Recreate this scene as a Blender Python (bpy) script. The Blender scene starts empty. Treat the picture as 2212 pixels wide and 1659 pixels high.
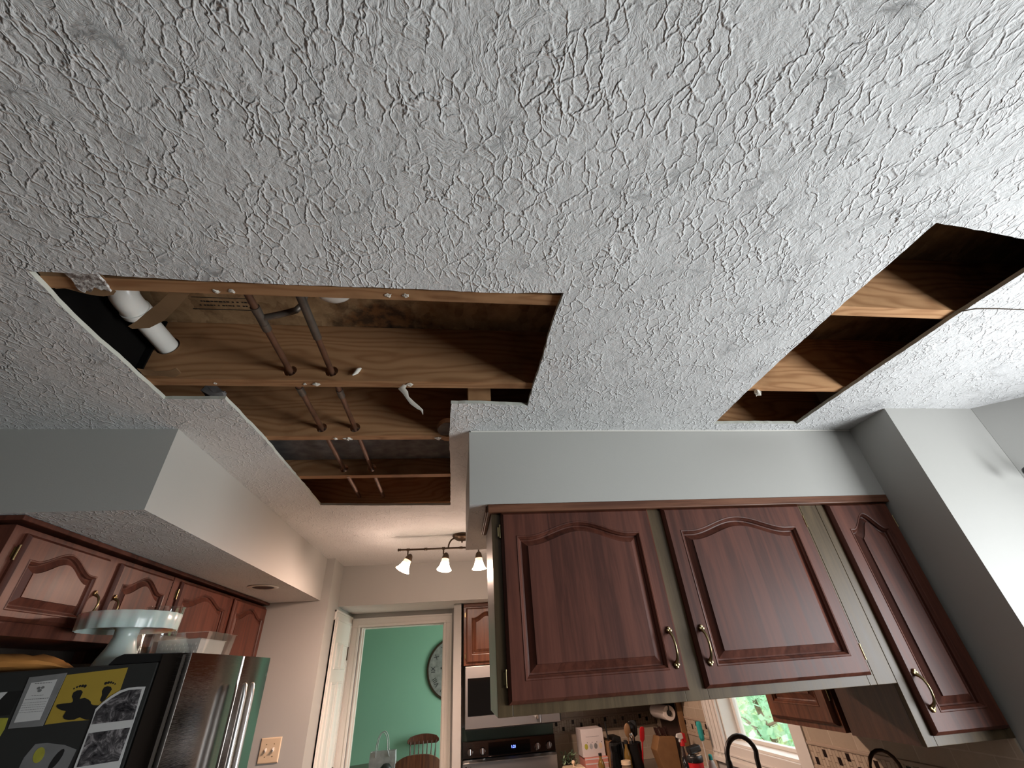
import bpy, bmesh, math, random
from mathutils import Vector, Matrix
PI = math.pi
scene = bpy.context.scene
col = scene.collection
# ------------------------------------------------------------------ camera
yaw, pitch, roll = 0.150718845, 0.587924076, -0.0730111525
cy_, sy_, cp_, sp_ = math.cos(yaw), math.sin(yaw), math.cos(pitch), math.sin(pitch)
fw = Vector((sy_*cp_, cy_*cp_, sp_)); r0 = Vector((cy_, -sy_, 0)); u0 = r0.cross(fw)
rt = r0*math.cos(roll) + u0*math.sin(roll); up = -r0*math.sin(roll) + u0*math.cos(roll)
cam_data = bpy.data.cameras.new('camera'); cam = bpy.data.objects.new('camera', cam_data); col.objects.link(cam)
m4 = Matrix.Identity(4)
for i in range(3):
    m4[i][0], m4[i][1], m4[i][2] = rt[i], up[i], -fw[i]
m4[0][3], m4[1][3], m4[2][3] = 0, 0, 1.636
cam.matrix_world = m4
cam_data.sensor_width = 36; cam_data.lens = 36*912.7/2212; cam_data.clip_start = .02
scene.camera = cam
# ------------------------------------------------------------------ world, lights, exposure
vs = scene.view_settings
vs.view_transform = 'Standard'; vs.look = 'None'; vs.exposure = 0.0; vs.gamma = 1; vs.use_curve_mapping = False
world = bpy.data.worlds.new('daylight'); scene.world = world; world.use_nodes = True
wn = world.node_tree.nodes; wn['Background'].inputs[0].default_value = (.88, .95, 1, 1); wn['Background'].inputs[1].default_value = 5.0

def area(name, loc, target, sx, sy, power, color, spread=PI):
    d = bpy.data.lights.new(name, 'AREA'); d.shape = 'RECTANGLE'; d.size = sx; d.size_y = sy
    d.energy = power; d.color = color; d.spread = spread
    o = bpy.data.objects.new(name, d); col.objects.link(o); o.location = loc
    o.rotation_euler = (Vector(target)-Vector(loc)).to_track_quat('-Z', 'Y').to_euler()
    return o
# bay window daylight, an added fill lamp brightening the dining room, and the sun
area('bay_window_daylight', (2.615, -.02, 1.44), (0, -.02, 1.44), 1.66, .94, 90, (.93, .955, 1.0))
area('dining_daylight', (1.52, 6.1, 1.35), (-1, 6.1, 1.25), 1.3, 1.2, 44, (.90, 1.0, .97))
sun_d = bpy.data.lights.new('sun', 'SUN'); sun_d.energy = 5.0; sun_d.angle = .02; sun_d.color = (1, .96, .86)
sun = bpy.data.objects.new('sun', sun_d); col.objects.link(sun); sun.rotation_euler = (Vector((.55, .35, -.9))).to_track_quat('-Z', 'Y').to_euler()
sun.location = (8, -6, 9)

# ------------------------------------------------------------------ node helpers / materials
class N:
    def __init__(s, name):
        s.m = bpy.data.materials.new(name); s.m.use_nodes = True; s.t = s.m.node_tree; s.p = s.t.nodes['Principled BSDF']
        s.out = s.t.nodes['Material Output']
    def n(s, typ, **kw):
        o = s.t.nodes.new(typ)
        ins = kw.pop('ins', {})
        for k, v in kw.items(): setattr(o, k, v)
        for k, v in ins.items(): s.i(o, k, v)
        return o
    def i(s, node, key, v):
        sock = node.inputs[key]
        if isinstance(v, bpy.types.NodeSocket): s.t.links.new(v, sock)
        elif isinstance(v, bpy.types.Node): s.t.links.new(v.outputs[0], sock)
        else: sock.default_value = v
    def math(s, op, a, b=0.0, c=None):
        o = s.n('ShaderNodeMath', operation=op); s.i(o, 0, a); s.i(o, 1, b)
        if c is not None: s.i(o, 2, c)
        return o.outputs[0]
    def vmath(s, op, a, b=(0, 0, 0)):
        o = s.n('ShaderNodeVectorMath', operation=op); s.i(o, 0, a); s.i(o, 1, b)
        return o.outputs['Value'] if op in ('LENGTH', 'DISTANCE', 'DOT_PRODUCT') else o.outputs[0]
    def co(s, kind='Object'): return s.n('ShaderNodeTexCoord').outputs[kind]
    def geo(s): return s.n('ShaderNodeNewGeometry').outputs['Position']
    def scale(s, v, sc, rot=(0, 0, 0)):
        o = s.n('ShaderNodeMapping'); s.i(o, 'Vector', v); o.inputs['Scale'].default_value = sc; o.inputs['Rotation'].default_value = rot; return o.outputs[0]
    def noise(s, v, sc, det=3, rough=.5, dist=0, out='Fac'):
        o = s.n('ShaderNodeTexNoise'); s.i(o, 'Vector', v); o.inputs['Scale'].default_value = sc; o.inputs['Detail'].default_value = det
        o.inputs['Roughness'].default_value = rough; o.inputs['Distortion'].default_value = dist
        return o.outputs['Fac'] if out == 'Fac' else o.outputs['Color']
    def ramp(s, f, stops, interp='LINEAR'):
        o = s.n('ShaderNodeValToRGB'); s.i(o, 0, f); e = o.color_ramp.elements; o.color_ramp.interpolation = interp
        while len(e) < len(stops): e.new(.5)
        for k, (p, c) in enumerate(stops):
            e[k].position = p; e[k].color = (*c, 1) if len(c) == 3 else c
        return o.outputs[0]
    def rng(s, f, a, b, c=0., d=1., smooth=True):
        o = s.n('ShaderNodeMapRange'); o.interpolation_type = 'SMOOTHSTEP' if smooth else 'LINEAR'
        s.i(o, 0, f)
        for k, v in zip((1, 2, 3, 4), (a, b, c, d)): o.inputs[k].default_value = v
        return o.outputs[0]
    def mix(s, f, a, b, mode='MIX'):
        o = s.n('ShaderNodeMix', data_type='RGBA', blend_type=mode); s.i(o, 0, f)
        for k, v in ((6, a), (7, b)):
            if isinstance(v, tuple): v = (*v, 1) if len(v) == 3 else v
            s.i(o, k, v)
        return o.outputs[2]
    def bump(s, h, strength=.5, dist=.001):
        o = s.n('ShaderNodeBump'); s.i(o, 'Height', h); o.inputs['Strength'].default_value = strength; o.inputs['Distance'].default_value = dist
        s.t.links.new(o.outputs[0], s.p.inputs['Normal'])
    def base(s, c): s.i(s.p, 'Base Color', (*c, 1) if isinstance(c, tuple) and len(c) == 3 else c); return s
    def set(s, **kw):
        for k, v in kw.items(): s.i(s.p, {'rough': 'Roughness', 'metal': 'Metallic', 'coat': 'Coat Weight', 'coatr': 'Coat Roughness', 'spec': 'Specular IOR Level', 'trans': 'Transmission Weight', 'ior': 'IOR', 'em': 'Emission Color', 'ems': 'Emission Strength', 'alpha': 'Alpha', 'aniso': 'Anisotropic', 'sss': 'Subsurface Weight'}[k], v)
        return s

def plain(name, c, rough=.5, metal=0, nz=.06, **kw):
    n = N(name); v = n.noise(n.co(), 18, 4)
    d = tuple(max(0, x*(1-nz*2)) for x in c)
    n.base(n.mix(v, d, tuple(min(1, x*(1+nz)) for x in c))); n.set(rough=rough, metal=metal, **kw); return n.m

def ceiling_mat():
    # brush-stomped plaster: fans of fine strokes round scattered centres, raised lips between them
    n = N('stomped_ceiling_plaster'); P = n.geo(); P2 = n.vmath('MULTIPLY', P, (1, 1, .15))
    warp = n.noise(P2, 7, 4, .55, out='Color')
    w = n.vmath('MULTIPLY', n.vmath('SUBTRACT', warp, (.5, .5, .5)), (.26, .26, 0))
    Q = n.vmath('ADD', P2, w)
    hs = []
    for sc, off in ((3.3, 0.), (5.2, 3.7)):
        vq = n.vmath('ADD', Q, (off, off*.7, 0))
        vo = n.n('ShaderNodeTexVoronoi', voronoi_dimensions='2D', feature='F1'); n.i(vo, 'Vector', vq); vo.inputs['Scale'].default_value = sc
        d = n.vmath('SUBTRACT', vq, vo.outputs['Position'])
        sx = n.n('ShaderNodeSeparateXYZ'); n.i(sx, 0, d)
        ang = n.math('ARCTAN2', sx.outputs[1], sx.outputs[0]); rad = n.vmath('LENGTH', d)
        cb = n.n('ShaderNodeCombineXYZ'); n.i(cb, 0, n.math('MULTIPLY', ang, 5.5)); n.i(cb, 1, n.math('MULTIPLY', rad, 9)); 
        rn = n.n('ShaderNodeSeparateColor'); n.i(rn, 0, vo.outputs['Color']); n.i(cb, 2, n.math('MULTIPLY', rn.outputs[0], 40))
        st = n.noise(cb.outputs[0], 2.4, 3, .6)
        hs.append((st, rn.outputs[1], rad))
    strokes = n.math('ADD', hs[0][0], n.math('MULTIPLY', hs[1][0], .6))
    # ridge network (thin lips), two sizes
    def lips(sc, wdt, wv, seed, stretch=(1, 1, 1), rot=0.):
        v = n.scale(n.vmath('ADD', n.vmath('ADD', P2, (seed, seed*.3, 0)), n.vmath('MULTIPLY', n.vmath('SUBTRACT', n.noise(P2, 24, 3, .6, out='Color'), (.5, .5, .5)), (wv, wv, 0))), stretch, (0, 0, rot))
        vo = n.n('ShaderNodeTexVoronoi', voronoi_dimensions='2D', feature='DISTANCE_TO_EDGE'); n.i(vo, 'Vector', v); vo.inputs['Scale'].default_value = sc
        return n.rng(vo.outputs['Distance'], 0.0, wdt, 1, 0)
    m1 = n.rng(n.noise(P2, 9, 4, .65), .47, .60)
    m2 = n.rng(n.noise(n.vmath('ADD', P2, (7, 3, 0)), 12, 4, .65), .42, .56)
    m3 = n.rng(n.noise(n.vmath('ADD', P2, (2, 9, 0)), 10, 4, .65), .52, .64)
    A = n.math('MULTIPLY', lips(19, .070, .060, 1.3, (1.0, .60, 1), .55), m1)
    Bq = n.math('MULTIPLY', lips(42, .13, .035, 5.1, (1.0, .62, 1), .45), m2)
    Cq = n.math('MULTIPLY', lips(11, .036, .07, 8.2, (1.0, .45, 1), .75), m3)
    fine = n.noise(P2, 160, 2, .6)
    h = n.math('ADD', n.math('MULTIPLY', n.math('MULTIPLY', strokes, n.rng(n.noise(P2, 5, 3, .6), .35, .6, .35, 1)), .90), n.math('MULTIPLY', A, .72))
    h = n.math('ADD', h, n.math('MULTIPLY', Bq, .50)); h = n.math('ADD', h, n.math('MULTIPLY', Cq, .68))
    h = n.math('ADD', h, n.math('MULTIPLY', n.noise(P2, 55, 3, .65), .8)); h = n.math('ADD', h, n.math('MULTIPLY', fine, .08))
    n.bump(h, 1.0, .0034)
    n.base(n.mix(n.noise(P2, 3, 3), (.70, .705, .70), (.75, .755, .75))); n.set(rough=.75, spec=.3)
    return n.m

def paint(name, c):
    n = N(name); P = n.geo()
    n.base(n.mix(n.noise(P, 2.3, 3), tuple(x*.94 for x in c), tuple(min(1, x*1.04) for x in c)))
    n.set(rough=.55, spec=.35); n.bump(n.noise(P, 220, 2), .25, .0006); return n.m

def cabinet_wood(name, dark, light, rough=.30, along='z', strips=True, coat=.35):
    n = N(name); P = n.geo()
    st = {'z': (1, 1, .07), 'x': (.07, 1, 1), 'y': (1, .07, 1)}[along]
    g = n.noise(n.scale(P, st), 42, 5, .62, .4); big = n.noise(n.scale(P, st), 9, 3, .5, .6)
    c = n.mix(n.rng(g, .3, .72), dark, light)
    if strips:
        sp = n.n('ShaderNodeSeparateXYZ'); n.i(sp, 0, P)
        f = n.math('FLOOR', n.math('MULTIPLY', n.math('ADD', n.math('ADD', sp.outputs[0], sp.outputs[1]), .37), 17))
        wnz = n.n('ShaderNodeTexWhiteNoise', noise_dimensions='1D'); n.i(wnz, 'W', f)
        c = n.mix(n.math('MULTIPLY', wnz.outputs[0], .30), c, tuple(min(1, x*1.9+.01) for x in light))
    c = n.mix(n.math('MULTIPLY', n.rng(big, .55, .75), .5), c, tuple(x*.55 for x in dark))
    n.base(c); n.set(rough=n.rng(g, 0, 1, rough-.04, rough+.08), coat=coat, coatr=.25, spec=.24)
    n.bump(g, .12, .0005); return n.m

def pine(name, a, b, stain=None, along='x'):
    n = N(name); P = n.geo()
    st = (.10, 1, 1) if along == 'x' else (1, .1, 1)
    v = n.scale(P, st)
    spz = n.n('ShaderNodeSeparateXYZ'); n.i(spz, 0, P)
    fld = n.noise(n.scale(n.vmath('ADD', P, n.vmath('MULTIPLY', P, (0, 7.3, 0))), (1.1, 1, 4.5)), 1.5, 2, .45)
    ring = n.math('SINE', n.math('ADD', n.math('MULTIPLY', spz.outputs[2], 210), n.math('MULTIPLY', fld, 62)))
    wv1 = n.math('ADD', n.math('MULTIPLY', ring, .5), .5)
    g = n.noise(v, 90, 4, .6)
    c = n.mix(n.math('MULTIPLY', n.math('POWER', wv1, 2.2), .55), b, a)
    c = n.mix(n.math('MULTIPLY', g, .35), c, tuple(x*.55 for x in a))
    k = n.rng(n.noise(P, 4.5, 4, .6), .52, .74)
    c = n.mix(n.math('MULTIPLY', k, .45), c, tuple(x*.35 for x in a))
    sx_ = n.n('ShaderNodeSeparateXYZ'); n.i(sx_, 0, n.vmath('ADD', P, n.vmath('MULTIPLY', n.noise(P, 3, 3, .6, out='Color'), (.5, 0, 0))))
    c = n.mix(n.rng(sx_.outputs[0], .55, 1.05, .42, 0), c, (.085, .034, .014))
    if stain:
        sp = n.vmath('DISTANCE', n.vmath('ADD', P, n.vmath('MULTIPLY', n.noise(P, 9, 4, .6, out='Color'), (.22, .22, .22))), stain[:3])
        c = n.mix(n.rng(sp, stain[3]*.4, stain[3], .75, 0), c, (.035, .022, .015))
    n.base(c); n.set(rough=.78, spec=.2); n.bump(g, .3, .0008); return n.m

def osb():
    n = N('stained_subfloor_board'); P = n.geo()
    vo = n.n('ShaderNodeTexVoronoi', voronoi_dimensions='2D', feature='F1'); n.i(vo, 'Vector', n.vmath('ADD', n.scale(P, (1, .55, 1), (0, 0, .5)), n.vmath('MULTIPLY', n.noise(P, 12, 3, .6, out='Color'), (.05, .05, 0)))); vo.inputs['Scale'].default_value = 34
    s = n.n('ShaderNodeSeparateColor'); n.i(s, 0, vo.outputs['Color'])
    c = n.ramp(s.outputs[0], [(0, (.20, .115, .058)), (.5, (.34, .21, .105)), (1, (.50, .33, .18))])
    c = n.mix(.55, c, n.ramp(n.noise(P, 14, 5, .65), [(.35, (.17, .09, .045)), (.65, (.46, .30, .16))]))
    wob = n.vmath('ADD', P, n.vmath('MULTIPLY', n.vmath('SUBTRACT', n.noise(P, 10, 5, .65, out='Color'), (.5, .5, .5)), (.26, .20, 0)))
    d1 = n.vmath('LENGTH', n.vmath('MULTIPLY', n.vmath('SUBTRACT', wob, (-.27, 1.16, 2.688)), (1, 1.9, 0)))
    d2 = n.vmath('LENGTH', n.vmath('MULTIPLY', n.vmath('SUBTRACT', wob, (-.22, 1.22, 2.688)), (.55, 2.4, 0)))
    c = n.mix(n.rng(d1, .10, .22, .88, 0), c, n.mix(n.rng(n.noise(P, 22, 4, .6), .4, .62), (.030, .012, .006), (.16, .065, .022)))
    c = n.mix(n.rng(d2, .02, .09, .96, 0), c, (.006, .005, .004))
    n.base(c); n.set(rough=.85, spec=.15); n.bump(n.noise(P, 60, 4), .4, .002); return n.m

def tile_mat():
    n = N('travertine_tile'); P = n.geo(); s = n.n('ShaderNodeSeparateXYZ'); n.i(s, 0, P)
    cb = n.n('ShaderNodeCombineXYZ'); n.i(cb, 0, n.math('ADD', s.outputs[0], s.outputs[1])); n.i(cb, 1, n.math('SUBTRACT', s.outputs[2], .915))
    br = n.n('ShaderNodeTexBrick'); n.i(br, 'Vector', cb.outputs[0])
    for k, v in (('Scale', 1.0), ('Mortar Size', .0022), ('Brick Width', .152), ('Row Height', .0762)): br.inputs[k].default_value = v
    br.inputs['Color1'].default_value = (.42, .35, .265, 1); br.inputs['Color2'].default_value = (.52, .44, .34, 1); br.inputs['Mortar'].default_value = (.62, .55, .45, 1)
    c = n.mix(n.math('MULTIPLY', n.noise(P, 38, 5, .65), .5), br.outputs[0], (.30, .23, .16))
    n.base(c); n.set(rough=.5); n.bump(n.math('MULTIPLY', br.outputs['Fac'], -1), .5, .002); return n.m

def mosaic_mat():
    n = N('mosaic_strip_tile'); P = n.geo(); s = n.n('ShaderNodeSeparateXYZ'); n.i(s, 0, P)
    cb = n.n('ShaderNodeCombineXYZ'); n.i(cb, 1, n.math('ADD', s.outputs[0], s.outputs[1])); n.i(cb, 0, s.outputs[2])
    br = n.n('ShaderNodeTexBrick'); n.i(br, 'Vector', cb.outputs[0])
    for k, v in (('Scale', 1.0), ('Mortar Size', .0015), ('Brick Width', .046), ('Row Height', .022)): br.inputs[k].default_value = v
    br.inputs['Color1'].default_value = (.46, .38, .28, 1); br.inputs['Color2'].default_value = (.56, .47, .36, 1); br.inputs['Mortar'].default_value = (.20, .14, .10, 1)
    n.base(n.mix(n.math('MULTIPLY', n.noise(P, 60, 4), .4), br.outputs[0], (.25, .18, .12))); n.set(rough=.45); n.bump(n.math('MULTIPLY', br.outputs['Fac'], -1), .6, .002); return n.m

def steel(name, c=(.74, .72, .70), rough=.33, along=(.02, .02, 1)):
    n = N(name); g = n.noise(n.scale(n.geo(), along), 300, 3)
    n.base(n.mix(g, tuple(x*.94 for x in c), c)); n.set(metal=1., rough=rough)
    n.bump(n.noise(n.scale(n.geo(), (.02, .02, 1)), 700, 2), .35, .0004); return n.m

def leaf_mat():
    n = N('leaves'); ob = n.co(); v = n.noise(ob, 1.1, 2); w = n.noise(ob, 9, 2)
    c = n.mix(n.rng(v, .4, .6), (.34, .66, .42), (.50, .70, .22)); c = n.mix(n.math('MULTIPLY', w, .6), c, (.72, .88, .78))
    n.base(c); n.set(rough=.5)
    tr = n.n('ShaderNodeBsdfTranslucent'); n.i(tr, 0, c); mx = n.n('ShaderNodeMixShader', ins={0: .4}); n.t.links.new(n.p.outputs[0], mx.inputs[1]); n.t.links.new(tr.outputs[0], mx.inputs[2]); n.t.links.new(mx.outputs[0], n.out.inputs[0])
    return n.m

def glass_mat(name='window_glass', tint=(1, 1, 1), fac=.10):
    n = N(name); n.t.nodes.remove(n.p)
    tr = n.n('ShaderNodeBsdfTransparent'); tr.inputs[0].default_value = (*tint, 1)
    gl = n.n('ShaderNodeBsdfGlossy'); gl.inputs[0].default_value = (1, 1, 1, 1); gl.inputs[1].default_value = .03
    lw = n.n('ShaderNodeLayerWeight'); lw.inputs[0].default_value = .25
    mx = n.n('ShaderNodeMixShader'); n.i(mx, 0, n.math('ADD', n.math('MULTIPLY', lw.outputs[1], .6), fac)); n.t.links.new(tr.outputs[0], mx.inputs[1]); n.t.links.new(gl.outputs[0], mx.inputs[2])
    n.t.links.new(mx.outputs[0], n.out.inputs[0]); return n.m

def emis(name, c, s):
    n = N(name); n.base(c); n.set(em=(*c, 1), ems=s, rough=.4); return n.m

def scan_mat():
    # grainy grey ultrasound picture
    n = N('ultrasound_scan'); P = n.co()
    a = n.noise(P, 26, 5, .7, 1.5); c = n.ramp(a, [(.36, (.012, .012, .014)), (.52, (.08, .075, .078)), (.64, (.32, .30, .30)), (.75, (.6, .58, .58))])
    n.base(c); n.set(rough=.25); return n.m

def scraped():
    n = N('scraped_plasterboard'); P = n.geo()
    n.base(n.ramp(n.noise(P, 70, 4, .7), [(.40, (.16, .12, .10)), (.50, (.40, .37, .35)), (.58, (.74, .73, .70))])); n.set(rough=.9); n.bump(n.noise(P, 90, 4, .7), .8, .003); return n.m

M = {}
M['ceiling'] = ceiling_mat()
M['wall'] = paint('sage_grey_paint', (.435, .43, .405))
M['green'] = paint('green_paint', (.22, .40, .285))
M['white'] = plain('white_trim_paint', (.72, .70, .65), .35, nz=.02)
M['drywall'] = plain('cut_drywall_edge', (.60, .61, .54), .9, nz=.12)
M['gypsum_scrap'] = scraped(); M['gypsum'] = plain('gypsum_back', (.42, .36, .30), .9)
M['cherry'] = cabinet_wood('cherry_stained_wood', (.041, .011, .0065), (.103, .031, .018), rough=.46, coat=.06)
M['cherry_h'] = cabinet_wood('cherry_stained_rail', (.090, .034, .018), (.21, .088, .048), rough=.42, along='x', strips=False, coat=.05)
M['frame'] = cabinet_wood('stained_face_frame', (.062, .040, .020), (.110, .074, .037), rough=.40, strips=False, coat=.05)
M['frame_red'] = cabinet_wood('stained_side_panel', (.060, .027, .017), (.120, .056, .034), rough=.36, strips=False, coat=.3)
M['warmcherry'] = cabinet_wood('bright_cherry_wood', (.085, .030, .017), (.190, .072, .036), strips=False)
M['joist'] = pine('joist_lumber', (.33, .142, .056), (.68, .385, .19))
M['osb'] = osb()
M['tile'] = tile_mat(); M['mosaic'] = mosaic_mat()
M['darktile'] = plain('dark_glass_mosaic', (.022, .014, .012), .12)
M['grout'] = plain('pencil_liner_stone', (.42, .33, .25), .4)
M['steel'] = steel('brushed_steel'); M['steel_dark'] = steel('dark_steel', (.20, .18, .165), .10)
M['chrome'] = plain('polished_metal', (.80, .80, .78), .12, 1, nz=.01)
M['brass'] = plain('aged_brass', (.34, .27, .14), .28, 1)
M['bronze'] = plain('dark_bronze', (.085, .055, .035), .38, .8)
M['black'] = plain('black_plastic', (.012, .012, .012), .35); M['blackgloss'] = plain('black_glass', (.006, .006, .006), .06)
M['fridge_side'] = plain('charcoal_fridge_side', (.030, .031, .029), .42)
M['floor'] = cabinet_wood('floor_boards', (.36, .27, .20), (.52, .42, .33), .35, along='y', coat=.1)
M['panelling'] = plain('dark_panelled_wall', (.045, .035, .028), .6); M['carpet'] = plain('dark_brown_carpet', (.05, .045, .04), .95, nz=.3)  # dark finish added on walls and front floor to cut bounced light
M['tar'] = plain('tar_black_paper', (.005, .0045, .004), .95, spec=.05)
M['counter'] = plain('speckled_granite', (.10, .08, .07), .15, nz=.4)
M['copper'] = plain('tarnished_copper', (.17, .08, .045), .55, .5, nz=.4); M['copper_grey'] = plain('weathered_copper', (.13, .105, .085), .5, .6, nz=.4)
M['pvc'] = plain('white_pvc', (.80, .79, .74), .28, nz=.03)
M['kraft'] = plain('brown_kraft_paper', (.26, .155, .075), .85, nz=.15); M['paper'] = plain('torn_white_paper', (.72, .68, .60), .8)
M['insul'] = plain('grey_insulation', (.17, .16, .155), .95, nz=.45)
M['milk'] = plain('milk_glass', (.52, .60, .56), .28, nz=.04, sss=.2)
M['clear'] = glass_mat('clear_plastic', (.93, .95, .95), .10); M['glass'] = glass_mat()
M['wicker'] = plain('white_woven_plastic', (.80, .76, .73), .5)
M['leaf'] = leaf_mat(); M['bark'] = plain('bark', (.16, .11, .07), .9); M['grass'] = plain('lawn', (.07, .16, .035), .95, nz=.3)
M['shade'] = emis('lit_frosted_glass', (1.0, .82, .64), 9.0)
M['shade_top'] = emis('frosted_glass_collar', (1.0, .66, .42), 1.6)
M['ivory'] = plain('ivory_plastic', (.70, .55, .38), .35, nz=.02)
M['red'] = plain('red_plastic', (.50, .015, .02), .3); M['teal'] = plain('teal_bristle', (.02, .33, .31), .7)
M['card'] = plain('white_card', (.62, .56, .54), .6, nz=.02); M['pink'] = plain('pink_printed_card', (.62, .25, .20), .6)
M['paperwhite'] = plain('matte_white_paper', (.62, .62, .60), .7, nz=.02); M['silverframe'] = plain('grey_border_paper', (.24, .24, .235), .6, nz=.25)
M['mustard'] = plain('mustard_card', (.42, .29, .035), .75); M['ink'] = plain('black_ink', (.012, .011, .010), .7, nz=.3)
M['greyprint'] = plain('grey_print', (.20, .20, .195), .7, nz=.2); M['scan'] = scan_mat(); M['lemon'] = plain('yellow_green_print', (.42, .40, .05), .7, nz=.3)
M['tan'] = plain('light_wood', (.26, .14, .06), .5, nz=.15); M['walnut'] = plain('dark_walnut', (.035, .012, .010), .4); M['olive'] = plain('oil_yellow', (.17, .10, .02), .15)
M['orangebag'] = plain('orange_brown_paper', (.62, .27, .07), .6, nz=.12)
M['towel'] = plain('paper_towel', (.75, .68, .62), .9, nz=.02); M['chair'] = cabinet_wood('chair_wood', (.045, .014, .008), (.11, .035, .018), .3, strips=False)
M['blue_led'] = emis('blue_digits', (.12, .18, 1.0), 8.0)
M['fabric'] = plain('silver_white_fabric', (.42, .42, .42), .5, nz=.25); M['clock'] = plain('weathered_clock_face', (.22, .21, .19), .8, nz=.35); M['grille'] = plain('greyish_metal', (.3, .3, .3), .4, .6)
M['greenback'] = plain('glossy_green_splash', (.13, .17, .13), .3)

# ------------------------------------------------------------------ mesh builder
class B:
    def __init__(s): s.bm = bmesh.new(); s.mi = 0
    def face(s, vs, mi=None):
        try: f = s.bm.faces.new(vs)
        except ValueError: return None
        f.material_index = s.mi if mi is None else mi; return f
    def box(s, x0, x1, y0, y1, z0, z1, mi=None):
        v = [s.bm.verts.new((x, y, z)) for x in (x0, x1) for y in (y0, y1) for z in (z0, z1)]
        for q in ((0, 1, 3, 2), (4, 6, 7, 5), (0, 4, 5, 1), (2, 3, 7, 6), (0, 2, 6, 4), (1, 5, 7, 3)): s.face([v[k] for k in q], mi)
        return s
    def obox(s, c, U, W, H, mi=None):
        c, U, W, H = map(Vector, (c, U, W, H))
        v = [s.bm.verts.new(c+a*U+b*W+d*H) for a in (-.5, .5) for b in (-.5, .5) for d in (-.5, .5)]
        for q in ((0, 1, 3, 2), (4, 6, 7, 5), (0, 4, 5, 1), (2, 3, 7, 6), (0, 2, 6, 4), (1, 5, 7, 3)): s.face([v[k] for k in q], mi)
        return s
    def loops(s, rings, close=True, cap0=True, cap1=True, mi=None, mis=None):
        R = [[s.bm.verts.new(p) for p in ring] for ring in rings]; n = len(R[0])
        for a in range(len(R)-1):
            m = mis[a] if mis else mi
            for k in range(n if close else n-1): s.face([R[a][k], R[a][(k+1) % n], R[a+1][(k+1) % n], R[a+1][k]], m)
        if cap0: s.face(list(reversed(R[0])), mis[0] if mis else mi)
        if cap1: s.face(R[-1], mis[-1] if mis else mi)
        return s
    def tube(s, pts, rad, n=12, mi=None, caps=True):
        pts = [Vector(p) for p in pts]; rad = rad if isinstance(rad, (list, tuple)) else [rad]*len(pts)
        rings = []; ref = None
        for k, p in enumerate(pts):
            d = (pts[min(k+1, len(pts)-1)]-pts[max(k-1, 0)]).normalized()
            if ref is None: ref = Vector((0, 0, 1)) if abs(d.z) < .9 else Vector((1, 0, 0))
            a = (ref-d*ref.dot(d)).normalized(); ref = a; b = d.cross(a)
            rings.append([p+(a*math.cos(2*PI*j/n)+b*math.sin(2*PI*j/n))*rad[k] for j in range(n)])
        return s.loops(rings, cap0=caps, cap1=caps, mi=mi)
    def lathe(s, prof, c=(0, 0, 0), axis=(0, 0, 1), n=32, mi=None, mis=None, wob=None):
        c, axis = Vector(c), Vector(axis).normalized(); ref = Vector((1, 0, 0)) if abs(axis.x) < .9 else Vector((0, 1, 0))
        a = (ref-axis*ref.dot(axis)).normalized(); b = axis.cross(a)
        rings = [[c+axis*z+(a*math.cos(2*PI*j/n)+b*math.sin(2*PI*j/n))*max(r, 1e-4)*(1+(wob(j/n, r) if wob else 0)) for j in range(n)] for r, z in prof]
        return s.loops(rings, mi=mi, mis=mis)
    def prism(s, outline, d, mi=None, mside=None):
        # outline: 3D points (planar), d: extrusion vector
        d = Vector(d); a = [s.bm.verts.new(Vector(p)) for p in outline]; b = [s.bm.verts.new(Vector(p)+d) for p in outline]; n = len(a)
        s.face(a, mi); s.face(list(reversed(b)), mi)
        for k in range(n): s.face([a[k], b[k], b[(k+1) % n], a[(k+1) % n]], mside if mside is not None else mi)
        return s
    def holed(s, outer, holes, d, mi=0, mside=None, mback=None):
        # plate with holes, extruded by d
        d = Vector(d); t = bmesh.new(); es = []
        for lp in [outer]+holes:
            vv = [t.verts.new(Vector(p)) for p in lp]
            es += [t.edges.new((vv[k], vv[(k+1) % len(vv)])) for k in range(len(vv))]
        bmesh.ops.triangle_fill(t, use_beauty=True, edges=es); t.verts.index_update()
        va = [s.bm.verts.new(v.co) for v in t.verts]; vb = [s.bm.verts.new(v.co+d) for v in t.verts]
        for f in t.faces:
            s.face([va[v.index] for v in f.verts], mi); s.face([vb[v.index] for v in reversed(f.verts)], mi if mback is None else mback)
        k0 = 0
        for lp in [outer]+holes:
            n = len(lp)
            for k in range(n): s.face([va[k0+k], va[k0+(k+1) % n], vb[k0+(k+1) % n], vb[k0+k]], mi if mside is None else mside)
            k0 += n
        t.free(); return s
    def done(s, name, mats, parent=None, smooth=False, bevel=0, seg=2, base=None):
        bmesh.ops.recalc_face_normals(s.bm, faces=s.bm.faces)
        if parent is not None: off = world_loc(parent)
        elif base is not None: off = Vector(base)
        else:
            xs = [v.co for v in s.bm.verts]; off = Vector(((min(p.x for p in xs)+max(p.x for p in xs))/2, (min(p.y for p in xs)+max(p.y for p in xs))/2, min(p.z for p in xs)))
        for v in s.bm.verts: v.co -= off
        me = bpy.data.meshes.new(name); s.bm.to_mesh(me); s.bm.free()
        for m in (mats if isinstance(mats, (list, tuple)) else [mats]): me.materials.append(M[m] if isinstance(m, str) else m)
        o = bpy.data.objects.new(name, me); col.objects.link(o)
        if parent is not None: o.parent = parent
        else: o.location = off
        if smooth:
            for p in me.polygons: p.use_smooth = True
            try: me.set_sharp_from_angle(angle=math.radians(smooth if smooth > 1 else 40))
            except Exception: pass
        if bevel:
            md = o.modifiers.new('bevel', 'BEVEL'); md.width = bevel; md.segments = seg; md.limit_method = 'ANGLE'; md.angle_limit = math.radians(35)
        return o
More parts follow.
